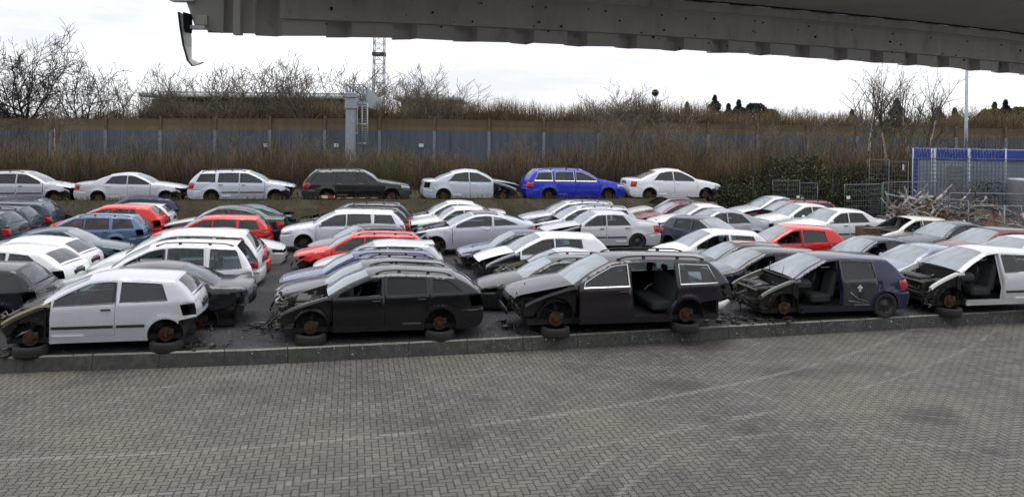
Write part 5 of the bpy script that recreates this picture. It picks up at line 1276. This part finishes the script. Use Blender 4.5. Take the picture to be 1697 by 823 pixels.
# right columns
C('hatch_curvy', LILAC, 1468, 1640, 402, 'pale lilac hatchback between the blue and the white doorless hatchbacks', (), ('mirrors',), rot=6)
C('sedan', (.02, .025, .05, .2), 1372, 1560, 390, 'navy saloon with open window above the lilac hatchback', ('front_window_near',), ('mirrors',), rot=4)
C('hatch_five', (.72, .74, .76, .1), 1638, None, 389, 'white hatchback cut by the right edge behind the doorless one', (), ('mirrors',), rot=6)
C('hatch_five', DRED[:1] + (.02, .02, 0), 1590, None, 382, 'dark red car with a black roof near the right edge', (), ('roof_cover',), rot=6, vv=23.9)
C('sedan_round', (.015, .022, .035, .2), 1520, 1680, 375, 'blue black saloon behind the navy one with a bright windscreen', (), ('mirrors',), rot=6, vv=26.0)
C('hatch_small', IVORY, 1456, 1588, 363, 'ivory hatchback without windscreen beside the scrap heap', ('windscreen', 'hood', 'front_window_near', 'headlight'), (), rot=3, vv=28.1)
C('sedan_boxy', (.72, .74, .77, .1), 1322, 1480, 344, 'white saloon with a dark side strip and red tail light by the mesh fence', (), ('molding', 'mirrors'), rot=4)
C('sedan', (.72, .71, .67, 0), 1268, None, 336, 'dusty white saloon with a dirty bonnet beside the white side-strip saloon', (), (), rot=4)
C('wagon', DRED, 1252, None, 330, 'wine red estate between two white cars by the mesh gate', ('hood',), ('rails',), rot=4)
C('sedan_round', (.68, .71, .74, .1), 1216, None, 324, 'white saloon furthest back in front of the ivy hedge', (), (), rot=4, shift=-.5)

# raised row on the bank, all facing right
pass
def up(*a, **q): return C(*a, right=True, z0=BK, vv=39.1, group='cars raised on the bank in front of the hedge', rot=q.pop('rot', 0), **q)
up('wagon', SILV, -62, 122, 288, 'silver estate on the bank at the left edge with dangling front', missing=('front_bumper', 'headlight'), extra=('molding', 'rails'))
up('limo', (.55, .57, .61, .15), 124, 305, 281, 'long silver limousine on the bank between the two silver estates', missing=('front_bumper', 'headlight', 'grille'))
up('wagon', (.52, .55, .62, .15), 312, 487, 287, 'silver estate on the bank left of the black one with black roof rails', missing=('front_bumper', 'headlight'), extra=('rails', 'molding'))
up('wagon_boxy', (.008, .008, .008, 0), 503, 679, 284, 'black angular estate raised on the bank between two silver cars', extra=('rails', 'blackbumper'), tone={})
up('sedan_round', (.52, .55, .62, .15), 703, 862, 288, 'silver saloon on the bank with its nose ripped open', missing=('front_fender', 'front_bumper', 'headlight', 'grille', 'tail_light'), extra=('loom',))
up('wagon', ROYAL, 872, 1037, 287, 'royal blue estate with chrome window line on the bank', missing=(), extra=('chrome', 'rails'))
up('sedan_round', (.78, .79, .82, .05), 1044, 1197, 288, 'white saloon with red tail lights, last car of the raised row on the bank', missing=('front_bumper',), extra=())

# ------------------------------------------------------------------ right corner: container, cage, mesh panels, scrap heap, lamp post
simple('container_blue', (.014, .045, .28), .45, 0, .2, var=.15); simple('container_grey', (.26, .30, .36), .6, .1, var=.2, scale=1.2); simple('mesh_wire', (.15, .165, .18), .5, .5); simple('mesh_dark', (.028, .03, .03), .6, .3); simple('galv_tube', (.24, .255, .26), .5, .5, var=.3)
simple('green_post', (.03, .085, .055), .6); simple('exhaust_steel', (.20, .18, .16), .55, .6, var=.6, scale=2.5); simple('exhaust_pale', (.36, .35, .335), .5, .5, var=.4, scale=3); simple('exhaust_rust', (.14, .08, .05), .8, .3, var=.5, scale=4)
lp = at_d(1600, 300, 47); zt_ = at_d(1601, 95, 47).z
lo_ = empty('lamp_post', (lp.x, lp.y, 0)); tag(lo_, 'tall grey lamp post behind the blue-topped container, its head hidden by the eave', 'lamp post')
m = MB(); m.tube([(lp.x, lp.y, 0), (lp.x, lp.y, zt_)], [.12, .075], 10); part(m, 'pole', 'galvanised', lo_)
m = MB(); m.tube([(lp.x, lp.y, zt_), (lp.x - .2, lp.y, zt_ + .4), (lp.x - 1.0, lp.y, zt_ + .55)], .05, 8); part(m, 'arm', 'galvanised', lo_)
m = MB(); m.box((lp.x - 1.3, lp.y, zt_ + .55), (.7, .28, .14), bev=.05); part(m, 'lamp_head', 'galvanised', lo_)

def cuboid(name, x0, x1, yt, yb, dist, depth, z0, parent, mats, label=None):
    a, b_ = at_d(x0, yt, dist), at_d(x1, yt, dist); zb_ = at_d(x0, yb, dist).z if z0 is None else z0
    m = MB(); m.box(((a.x + b_.x) / 2, dist + depth / 2, (a.z + zb_) / 2), (b_.x - a.x, depth, a.z - zb_), bev=.01); return part(m, name, mats, parent)
ct = empty('site_container', (at_d(1610, 300, 41).x, 42, 0)); tag(ct, 'grey site container with a bright blue roof band behind razor wire', 'container')
CQ0, CQ1 = at_d(1513, 262, 41), at_d(1668, 262, 39.4); cu = (CQ1 - CQ0); cu.z = 0; cl_ = cu.length; cu.normalize(); cv = Vector((CQ0.x, CQ0.y, 0)).normalized()
def cbox(name, u0, u1, v0, v1, z0, z1, mat):
    m = MB(); V = []
    for z in (z0, z1):
        for u_, v_ in ((u0, v0), (u1, v0), (u1, v1), (u0, v1)): q = Vector((CQ0.x, CQ0.y, 0)) + cu * u_ + cv * v_; V.append((q.x, q.y, z))
    m.add(V, [(0, 3, 2, 1), (4, 5, 6, 7), (0, 1, 5, 4), (1, 2, 6, 5), (2, 3, 7, 6), (3, 0, 4, 7)]); return m
zc = CQ0.z; zt2 = at_d(1513, 246, 41).z
m = cbox('', 0, cl_, 0, 2.4, 0, zc - .02, '')
for i in range(26):
    f = cl_ * (i + .5) / 26; q = cbox('', f - .05, f + .05, -.04, -.003, .1, zc - .1, ''); m.add(q.V, q.F)
part(m, 'wall', 'container_grey', ct); part(cbox('', -.06, cl_ + .05, -.06, 2.45, zc - .06, zt2, ''), 'roof_band', 'container_blue', ct)
part(cbox('', -.05, .22, -.055, .2, 0.0, zc - .07, ''), 'corner_post', 'container_blue', ct); part(cbox('', 1.5, 2.2, -.07, -.045, .05, zc - .35, ''), 'door', 'hall_frame', ct)
c2 = empty('site_cabin', (at_d(1700, 300, 40).x, 40.4, 0)); tag(c2, 'second cabin with a lower blue band cut by the right picture edge', 'container')
cuboid('wall', 1668, 1790, 266, 380, 39.5, 2.2, 0.0, c2, 'container_grey'); cuboid('roof_band', 1666, 1792, 249, 266.5, 39.3, 2.6, None, c2, 'container_blue')
tk_ = empty('water_tank', (at_d(1708, 320, 37).x, 37.5, 0)); tag(tk_, 'pale grey tank with a rounded rim behind the right end of the scrap heap', 'tank')
m = MB(); q = at_d(1708, 297, 37); m.lathe([(0, q.z), (.62, q.z), (.66, q.z - .04), (.63, q.z - .1), (.63, .05), (0, .05)], 24, 0, Matrix.Translation((q.x, 37.5, 0))); part(m, 'body', 'galvanised', tk_)

def mesh_panel(name, P0, P1, z0, z1, label, group, wire='mesh_wire', frame='galv_tube', pitch=.11, rw=.006, ft=.022, posts=None, cat='fence', rows=None):
    P0, P1 = Vector(P0), Vector(P1); d = (P1 - P0); ln = math.hypot(d.x, d.y); e = empty(name, ((P0.x + P1.x) / 2, (P0.y + P1.y) / 2, z0)); tag(e, label, cat, group)
    X = lambda f, z: Vector((P0.x + d.x * f, P0.y + d.y * f, z))
    m = MB(); n = int(ln / pitch)
    for i in range(1, n): m.tube([X(i / n, z0 + .03), X(i / n, z1 - .02)], rw, 3, cap=False)
    nr = rows or max(3, int((z1 - z0) / .22))
    for i in range(1, nr): z = z0 + (z1 - z0) * i / nr; m.tube([X(0, z), X(1, z)], rw * 1.15, 3, cap=False)
    part(m, 'wire_mesh', wire, e)
    m = MB(); m.tube([X(0, z0), X(0, z1), X(1, z1), X(1, z0)], ft, 6); m.tube([X(0, z0 + .05), X(1, z0 + .05)], ft, 6); part(m, 'frame', frame, e)
    for f in posts or (): m = MB(); m.tube([X(f, z0), X(f, z1 + .05)], ft * 1.5, 6); part(m, 'post', frame, e)
    return e
def pz(px, py, dist): return at_d(px, py, dist)
def panel_px(x0, y0, x1, y1, d0, d1, label, **k):
    a, b_ = pz(x0, y0, d0), pz(x1, y1, d1); z0 = k.pop('z0', .05); return mesh_panel('mesh_panel', (a.x, a.y, 0), (b_.x, b_.y, 0), z0, (a.z + b_.z) / 2, label, 'movable mesh fence panels', **k)
panel_px(1281, 297, 1325, 301, 41.6, 41.9, 'mesh panel left of the ivy, left half of the white-tagged pair'); panel_px(1326, 301, 1355, 305, 41.9, 41.6, 'narrow mesh panel, right half of the white-tagged pair')
panel_px(1400, 307, 1462, 304, 35.4, 36.2, 'mesh panel with a white tag left of the green post', pitch=.13); panel_px(1464, 304, 1553, 299, 36.2, 37.6, 'mesh panel leaning behind the heap right of the green post', pitch=.14)
panel_px(1441, 263, 1473, 266, 38.0, 38.0, 'tall mesh panel in front of the brambles, left of the pair'); panel_px(1474, 266, 1505, 269, 38.0, 38.0, 'tall mesh panel with a hanging white strip beside the container')
panel_px(1572, 325, 1605, 338, 32.0, 31.2, 'mesh panel in front of the scrap heap, bent end'); panel_px(1606, 338, 1712, 345, 31.2, 31.6, 'low mesh panel in front of the heap at the right edge', posts=(.55,)); panel_px(1574, 323, 1712, 318, 33.6, 33.6, 'mesh panel across the middle of the scrap heap at the right')
gp = pz(1461, 305, 36.1); m = MB(); m.tube([(gp.x, gp.y - .1, 0), (gp.x, gp.y - .1, gp.z + .05)], .05, 8); m.tube([(gp.x + .2, gp.y - .1, 0), (gp.x + .2, gp.y - .1, gp.z - .3)], .035, 8); o = m.build('fence_post', 'green_post'); tag(o, 'green steel post between two mesh panels left of the heap', 'post')
for (x_, y_, d_, nm) in ((1405, 327, 35.2, 'small white tag on the mesh panel left of the heap'), (1322, 326, 41.7, 'upper white tag on the narrow mesh panels'), (1329, 329, 41.7, 'lower white tag on the narrow mesh panels'), (1496, 277, 37.8, 'white strip hanging on the tall mesh panel')):
    m = MB(); p = pz(x_, y_, d_); m.box((p.x, p.y - .06, p.z), (.16, .02, .13) if 'strip' not in nm else (.08, .02, .26), bev=.006); o = m.build('tag_plate', 'white_plastic'); tag(o, nm, 'tag')
# tall cage with razor wire
cg = empty('wire_cage', (pz(1610, 300, 38.6).x, 38.6, 0)); tag(cg, 'tall wire mesh security fence with coiled razor wire in front of the container', 'fence')
X0, X1 = pz(1514, 262, 38.6), pz(1760, 268, 38.6); zt_ = X0.z
m = MB(); n = 95
for i in range(n + 1): x = X0.x + (X1.x - X0.x) * i / n; m.tube([(x, 38.6, .05), (x, 38.6, zt_)], .010, 3, cap=False)
for i in range(17): z = .2 + (zt_ - .2) * i / 16; m.tube([(X0.x, 38.58, z), (X1.x, 38.58, z)], .014, 3, cap=False)
part(m, 'wire_mesh', 'mesh_wire', cg)
for px in (1514, 1545, 1550, 1607, 1668, 1730):
    m = MB(); x = pz(px, 260, 38.6).x; top = pz(px, 246, 38.6).z; m.tube([(x, 38.65, 0), (x, 38.65, top)], .06 if px in (1550, 1607) else .04, 8); part(m, 'post', 'galvanised', cg)
m = MB(); pts = []; n = 46 * 10
for i in range(n): f = i / n; a_ = f * 30 * 6.283; rr_ = .27 + .06 * math.sin(i * .37); pts.append((X0.x - .3 + (X1.x - X0.x) * f * .62 + .12 * math.cos(a_), 38.6 + rr_ * math.cos(a_), zt_ + .22 + rr_ * math.sin(a_)))
m.tube(pts, .006, 3, cap=False)
for i in range(14): x = X0.x + (X1.x - X0.x) * .6 * (i + .5) / 14; m.tube([(x, 38.6, zt_), (x + .1, 38.4, zt_ + .5)], .012, 3)
part(m, 'razor_wire', 'galv_tube', cg)
n = 1500; rv = np.random.default_rng(31); ix = rv.normal(at_d(1635, 310, 38.2).x, .55, n); iz = np.abs(rv.normal(.7, .75, n)); leaves('climbing_ivy', np.stack([ix, rv.uniform(38.1, 38.5, n), np.minimum(iz, 2.2)], 1), rv.uniform(.04, .08, n), ['leaf_ivy', 'twig_dark', 'leaf_green'], rv.choice(3, n, p=[.6, .3, .1]), 32)
# dark mesh fence behind the raised cars
wf = empty('wire_fence', (0, 41, BK)); tag(wf, 'thin dark wire fence on black posts between the raised cars and the thicket', 'fence')
m = MB(); FV = 40.9; zt_ = BK + 1.6; FP = lambda u_: UD * u_ + VD * FV
for i in range(430): q = FP(-28 + i * .104); m.tube([(q.x, q.y, BK), (q.x, q.y, zt_)], .0035, 3, cap=False)
for i in range(9): z = BK + .05 + 1.5 * i / 8; a, b_ = FP(-28), FP(16.7); m.tube([(a.x, a.y, z), (b_.x, b_.y, z)], .005, 3, cap=False)
part(m, 'wire_mesh', 'mesh_dark', wf)
for px in (-60, 107, 309, 484, 695, 848, 1053, 1184):
    d_ = ray(px, 300); d_.z = 0; q = d_ * (FV / d_.dot(VD)); m = MB(); m.tube([(q.x, q.y, BK - .1), (q.x, q.y, zt_ + .06)], .035, 6); part(m, 'post', 'mesh_dark', wf)
wf2 = empty('wire_fence', (at_d(1340, 300, 42.4).x, 42.4, 0)); tag(wf2, 'thin dark wire fence on black posts in front of the ivy hedge', 'fence')
m = MB(); xa, xb = pz(1250, 300, 42.4).x, pz(1440, 300, 42.4).x
for i in range(60): x = xa + (xb - xa) * i / 60; m.tube([(x, 42.4, 0), (x, 42.4, 1.9)], .0035, 3, cap=False)
part(m, 'wire_mesh', 'mesh_dark', wf2)
for px in (1248, 1306, 1380, 1436): m = MB(); x = pz(px, 300, 42.4).x; m.tube([(x, 42.4, 0), (x, 42.4, 2.1)], .035, 6); part(m, 'post', 'mesh_dark', wf2)
# red and white barrier boards on the edge of the bank
simple('tape_red', (.42, .035, .02), .6); simple('tape_white', (.62, .6, .57), .6)
m = MB(); n = 10
for i in range(n): q0 = UD * (-1.55 + .28 * i) + VD * 38.25; m.box((q0.x, q0.y, BK + .12), (.279, .04, .14), i % 2, rot=Matrix.Rotation(THETA, 3, 'Z'))
o = m.build('barrier_board', ['tape_red', 'tape_white']); tag(o, 'red and white barrier board on the bank between the teal saloon and black estates', 'barrier')
# scrap heap of exhausts: the mass below, then the pipes one can tell apart
rs = random.Random(9)
hx = lambda px: at_d(px, 340, 33.5).x
def heap_h(x):
    f = (x - hx(1462)) / (hx(1750) - hx(1462)); return max(0.1, 1.55 * min(1, f * 6) * (1 - .35 * max(0, f - .3)) + .18 * math.sin(x * 2.3))
V = []; Fc = []; nx, ny = 60, 10
for i in range(nx + 1):
    x = hx(1462) + (hx(1760) - hx(1462)) * i / nx
    for j in range(ny + 1): v = j / ny; V.append((x + rs.uniform(-.1, .1), 32.4 + 3.4 * v, max(.01, (heap_h(x) - .25) * math.sin(math.pi * v) ** .7 + rs.uniform(-.18, .12))))
for i in range(nx):
    for j in range(ny): a = i * (ny + 1) + j; Fc.append((a, a + ny + 1, a + ny + 2, a + 1))
o = link('scrap_heap', mesh('scrap_heap', V, Fc, 'exhaust_rust', False), None); tag(o, kind='stuff')
def pipe_geo(seed):
    r_ = random.Random(seed); m = MB(); p = Vector((-r_.uniform(.5, .9), 0, 0)); pts = [p]; d = Vector((1, 0, 0)); n = r_.randint(4, 7)
    for i in range(n):
        d = (d + Vector((0, r_.uniform(-.7, .7), r_.uniform(-.55, .55)))).normalized(); p = p + d * r_.uniform(.18, .34); pts.append(p)
    rr_ = r_.uniform(.016, .032); m.tube(pts, rr_, 7)
    if r_.random() < .6:
        i = r_.randint(1, n - 1); a, b_ = pts[i], pts[min(n, i + 1)]; dd = (b_ - a).normalized(); w_ = r_.uniform(.05, .09); m.tube([a - dd * .06, a, a + dd * .35, a + dd * .41], [rr_, w_, w_, rr_], 10, 0)
    if r_.random() < .4: m.lathe([(rr_, -.01), (.08, -.01), (.08, .01), (rr_, .01)], 8, 0, Matrix.Translation(pts[-1]) @ Matrix.Rotation(1.57, 4, 'Y'), False)
    return m.mesh('exhaust_pipe', 'exhaust_steel')
pg = [pipe_geo(40 + i) for i in range(12)]
for i in range(170):
    o = bpy.data.objects.new('exhaust_pipe', pg[i % 12]); COL.objects.link(o); px = rs.uniform(1470, 1720) if i > 45 else rs.uniform(1470, 1580); x = hx(px); v = rs.uniform(.12, .6)
    o.location = (x, 32.4 + 3.4 * v, heap_h(x) * math.sin(math.pi * v) ** .7 + rs.uniform(-.15, .14)); o.rotation_euler = (rs.uniform(-.6, .6), rs.uniform(-.6, .6), rs.uniform(0, 6.28)); 
    o.material_slots[0].link = 'OBJECT'; o.material_slots[0].material = MATS[rs.choice(('exhaust_steel', 'exhaust_pale', 'exhaust_pale', 'exhaust_rust', 'exhaust_steel'))]; sc_ = rs.uniform(.6, 1.05); o.scale = (sc_,) * 3
    tag(o, 'exhaust pipe tangled in the big scrap heap behind the mesh panels', 'pipe', 'exhaust pipes in the scrap heap')
cb_ = empty('scrap_bin', (at_d(1438, 380, 31.2).x, 31.2, 0)); tag(cb_, 'rusty open steel bin between the white saloon and the ivory hatchback', 'bin')
p = at_d(1438, 376, 31.2); m = MB(); hgt = p.z
for dx, dy, sx, sy in ((0, -.4, .6, .05), (0, .4, .6, .05), (-.28, 0, .05, .75), (.28, 0, .05, .75)): m.box((p.x + dx, 31.2 + dy, hgt / 2), (sx, sy, hgt))
m.box((p.x, 31.2, .1), (.6, .7, .1)); part(m, 'box', 'exhaust_rust', cb_)
m = MB(); m.tube([(p.x - .35, 30.78, hgt), (p.x + .35, 30.78, hgt)], .03, 6); m.tube([(p.x - .35, 30.78, hgt * .5), (p.x + .35, 30.78, hgt * .5)], .025, 6); part(m, 'rim', 'exhaust_steel', cb_)

# debris in front of the stripped noses
def debris(px, py, n, seed, label, spread=(1.0, .5)):
    r_ = random.Random(seed); p = at_z(px, py, 0); m = MB()
    for i in range(n):
        c = Vector((r_.gauss(0, spread[0] * .5), r_.gauss(0, spread[1] * .5), .03)); 
        if r_.random() < .5: m.box(c + Vector((0, 0, .02)), (r_.uniform(.04, .2), r_.uniform(.03, .12), r_.uniform(.02, .06)), r_.choice((0, 0, 1, 2)), rot=Matrix.Rotation(r_.uniform(0, 3), 3, 'Z'))
        else:
            pts = [c]; 
            for q in range(3): pts.append(pts[-1] + Vector((r_.uniform(-.15, .15), r_.uniform(-.1, .1), r_.uniform(0, .03))))
            m.tube(pts, r_.uniform(.006, .016), 4, r_.choice((0, 1, 2)))
    m.V = [tuple(Vector(v) + Vector((p.x, p.y, 0))) for v in m.V]; o = m.build('car_debris', ['black_plastic', 'dark_steel', 'hose_mix', 'white_plastic']); tag(o, kind='stuff'); return o
debris(470, 545, 60, 1, ''); debris(880, 545, 50, 2, ''); debris(1240, 530, 70, 3, ''); debris(1520, 505, 50, 4, ''); debris(20, 585, 30, 5, ''); debris(320, 575, 24, 6, '', (.6, .4))
# white bumper piece lying by the brown estate
p = at_z(1180, 520, 0); m = MB(); pts = [(p.x - .35, p.y, .18), (p.x - .1, p.y - .08, .16), (p.x + .2, p.y - .05, .2), (p.x + .42, p.y + .1, .3)]; m.tube(pts, [.05, .10, .11, .05], 8); o = m.build('bumper_piece', 'white_plastic'); tag(o, 'white plastic bumper piece lying behind the brown estate', 'bumper piece')

# ------------------------------------------------------------------ roof eave over the camera
tq = NT('sheet_metal'); c_ = tq.n('ShaderNodeTexCoord'); m_ = tq.n('ShaderNodeMapping'); m_.inputs['Scale'].default_value = (3.0, 3.0, .7); tq.l(c_.outputs['Object'], m_.inputs[0])
n1 = tq.noise(1.6, 6, .7, vec=m_.outputs[0]); n2 = tq.noise(14, 4, .7); f_ = tq.math('ADD', tq.math('MULTIPLY', n1, .75), tq.math('MULTIPLY', n2, .25)); tq.bsdf(tq.ramp(f_, [(.33, (.36, .335, .29)), (.45, (.53, .52, .485)), (.7, (.66, .65, .615))]), .55, .1)
simple('sheet_edge', (.44, .43, .41), .55, .1, var=.12, scale=2); simple('soffit', (.42, .41, .385), .6, 0, var=.1); simple('gap_black', (.012, .012, .012), .9)
simple('trim_white', (.66, .66, .68), .4); simple('speck', (.02, .018, .016), .9)
t = NT('stained_sheet'); nn = t.noise(1.4, 5, .6); st_ = t.ramp(t.noise(5.0, 6, .7), [(.55, (0, 0, 0)), (.7, (1, 1, 1))])
cc = t.mix(t.math('MULTIPLY', st_, .5), t.ramp(nn, [(.3, (.54, .53, .50)), (.7, (.66, .645, .61))]), (.16, .10, .06)); t.bsdf(cc, .55, .1)
E0 = at_d(345, 60, 3.5); E1d = at_d(1697, 122, 5.83); EU = (E1d - E0); EL = math.hypot(EU.x, EU.y); EU = Vector((EU.x / EL, EU.y / EL, 0)); EN = Vector((EU.y, -EU.x, 0))      # EN points back to the camera
if EN.y > 0: EN = -EN
zE = E0.z; bow = lambda s_: (E1d.z - E0.z) * s_ / EL + .045 * (1 - ((s_ - EL * .45) / (EL * .55)) ** 2)
def EP(s_, n_, z_): return Vector((E0.x, E0.y, 0)) + EU * s_ + EN * n_ + Vector((0, 0, zE + z_ + bow(s_)))
ev = empty('roof_eave', (E0.x, E0.y, zE)); tag(ev, 'grey corrugated metal roof eave hanging over the view', 'roof')
S1 = EL + 4.0
def strip(prof, name, mat, s0=0.0, s1=S1, n=44, close=False):
    m = MB(); V = []; k_ = len(prof); Fc = []
    for i in range(n + 1):
        s_ = s0 + (s1 - s0) * i / n
        for a, z in prof: V.append(EP(s_, a, z))
    for i in range(n):
        for j in range(k_ - 1): Fc.append((i * k_ + j, (i + 1) * k_ + j, (i + 1) * k_ + j + 1, i * k_ + j + 1))
    m.add(V, Fc); return part(m, name, mat, ev)
# corrugated sheet: trapezoid ribs, seen from inside
m = MB(); V = []; Fc = []; pitch = .315; prof = [(0, .0), (.62, .0), (.66, -.055), (.95, -.055), (1.0, .0)]; pts = []
s_ = .0; i = 0
while s_ < S1:
    for f, dpt in prof[:-1]: pts.append((s_ + f * pitch, dpt))
    s_ += pitch
rj = random.Random(6)
for s_, dpt in pts:
    j = rj.uniform(-.004, .004)
    V += [EP(s_, -.02 + dpt, j), EP(s_, -.02 + dpt, .34), EP(s_, -.028 + dpt, j), EP(s_, -.028 + dpt, .34)]
for i in range(len(pts) - 1): a = i * 4; Fc += [(a, a + 4, a + 5, a + 1), (a + 2, a + 3, a + 7, a + 6), (a, a + 2, a + 6, a + 4)]
m.add(V, Fc); part(m, 'corrugated_sheet', 'stained_sheet', ev)
strip([(.0, .072), (.0, .20), (.015, .215), (.06, .218), (.06, .262)], 'flashing', 'sheet_metal', .30)
strip([(.0, .072), (-.012, .072)], 'flashing_lip', 'sheet_edge', .30)
strip([(.062, .266), (.075, .266), (.075, .275), (.09, .30)], 'gap_strip', 'gap_black', .3)
strip([(.075, .272), (.55, .36), (.56, .40), (1.3, .53)], 'soffit_panel', 'soffit', .3)
strip([(-.03, .34), (-.03, .36), (1.3, .62)], 'roof_sheet', 'sheet_edge', -.12)
# roof behind the eave and an unseen hall, both added to darken reflections
strip([(1.32, .63), (5.5, 2.0)], 'roof_slope', 'sheet_edge', -.12, EL + 30)
wh = empty('unseen_hall', (0, -12, 0)); tag(wh, 'large unseen grey hall added behind the camera to darken reflections', 'building')
simple('hall_cladding', (.07, .072, .075), .6, .1, var=.1, scale=.6)
m = MB(); m.box((-6, -16, 4.6 + PAVE_Z), (90, 14, 9.2)); 
for i in range(90): m.box((-50.5 + i, -8.97, 4.6 + PAVE_Z), (.3, .06, 9.0))
part(m, 'wall', 'hall_cladding', wh)
m = MB(); m.box((-6, -16, 9.35 + PAVE_Z), (91, 15, .3)); part(m, 'roof', 'sheet_edge', wh)
for x in (-34, -22, 14, 26): m = MB(); m.box((x, -8.9, 2.2 + PAVE_Z), (4.2, .12, 4.4), bev=.02); part(m, 'roller_door', 'hall_frame', wh)
# end bracket, cut pipe ends and the loose bent trim hanging at the left end
m = MB(); m.box(EP(.12, .02, .16), (.03, .04, .34)); m.add([EP(-.05, -.02, .02), EP(.06, -.02, .0), EP(.06, -.02, .34), EP(-.16, -.02, .34), EP(-.05, .02, .02), EP(.06, .02, .0), EP(.06, .02, .34), EP(-.16, .02, .34)], [(0, 1, 2, 3), (7, 6, 5, 4), (0, 4, 5, 1), (1, 5, 6, 2), (3, 7, 4, 0)])
m.add([EP(.28, .002, .33), EP(.06, .06, .40), EP(.09, .07, .46), EP(.30, .01, .40)], [(0, 1, 2, 3)]); part(m, 'end_bracket', 'sheet_edge', ev)
for k_, (s_, z_, ln) in enumerate(((-.10, .135, .07), (-.12, .20, .09), (-.04, .02, .05))):
    m = MB(); c = EP(s_, .0, z_); m.box(c, (ln * 1.4, .05, .014)); m.box(c + Vector((.02, 0, .03)), (ln, .045, .04), 1); part(m, 'cut_sheet_end', ['trim_white', 'sheet_edge'], ev)
for i in range(26):
    m = MB(); c = EP(.55 + i * .36, .004, .185); m.lathe([(0, .008), (.003, .008), (.005, .003), (.005, 0)], 8, 0, Matrix.Translation(c) @ EN.to_track_quat('Z', 'Y').to_matrix().to_4x4()); part(m, 'bolt', 'dark_steel', ev)
m = MB(); m.tube([EP(.3 + i * .5, .03 + .004 * math.sin(i * 2.1), .235 - .012 * math.sin(i * 1.3) ** 2) for i in range(20)], .007, 6); part(m, 'cable', 'black_plastic', ev)
tr = empty('bent_trim', at_d(303, 35, 3.45)); tag(tr, 'loose bent white edge trim dangling from the left end of the eave', 'trim')
curve = [(297, 20), (300, 45), (305, 75), (312, 100), (320, 110), (331, 107), (339, 103)]; curve2 = [(314, 30), (315, 48), (317, 64), (317, 80), (317, 97), (328, 103), (339, 103)]
def ribbon(A_, B_, name, mat, d0, d1, th=.006):
    m = MB(); V = []; n = len(A_); Fc = []
    for (ax, ay), (bx, by) in zip(A_, B_):
        a, b_ = at_d(ax, ay, d0), at_d(bx, by, d1); V += [a, b_, a + Vector((0, th, 0)), b_ + Vector((0, th, 0))]
    for i in range(n - 1): q = i * 4; Fc += [(q, q + 1, q + 5, q + 4), (q + 2, q + 6, q + 7, q + 3), (q, q + 4, q + 6, q + 2), (q + 1, q + 3, q + 7, q + 5)]
    m.add(V, Fc); return part(m, name, mat, tr)
ribbon(curve, curve2, 'face', 'trim_white', 3.44, 3.50)
ribbon([(a - 3, b_) for a, b_ in curve], curve, 'dark_edge', 'gap_black', 3.41, 3.438)
ribbon([(303, 20), (304, 45), (306, 54)], [(318, 24), (318, 48), (317, 56)], 'dark_sleeve', 'gap_black', 3.42, 3.47)
m = MB(); r_ = random.Random(12)
for i in range(60):
    s_ = r_.uniform(.3, EL + .5); z_ = r_.uniform(.0, .2); n_ = .003 if z_ > .075 else -.016; c = EP(s_, n_, z_); q = r_.uniform(.002, .007); m.box(c, (q * 1.5, q, q * r_.uniform(1, 2)))
m2 = part(m, 'dirt_speckle', 'speck', ev); m2['kind'] = 'stuff'
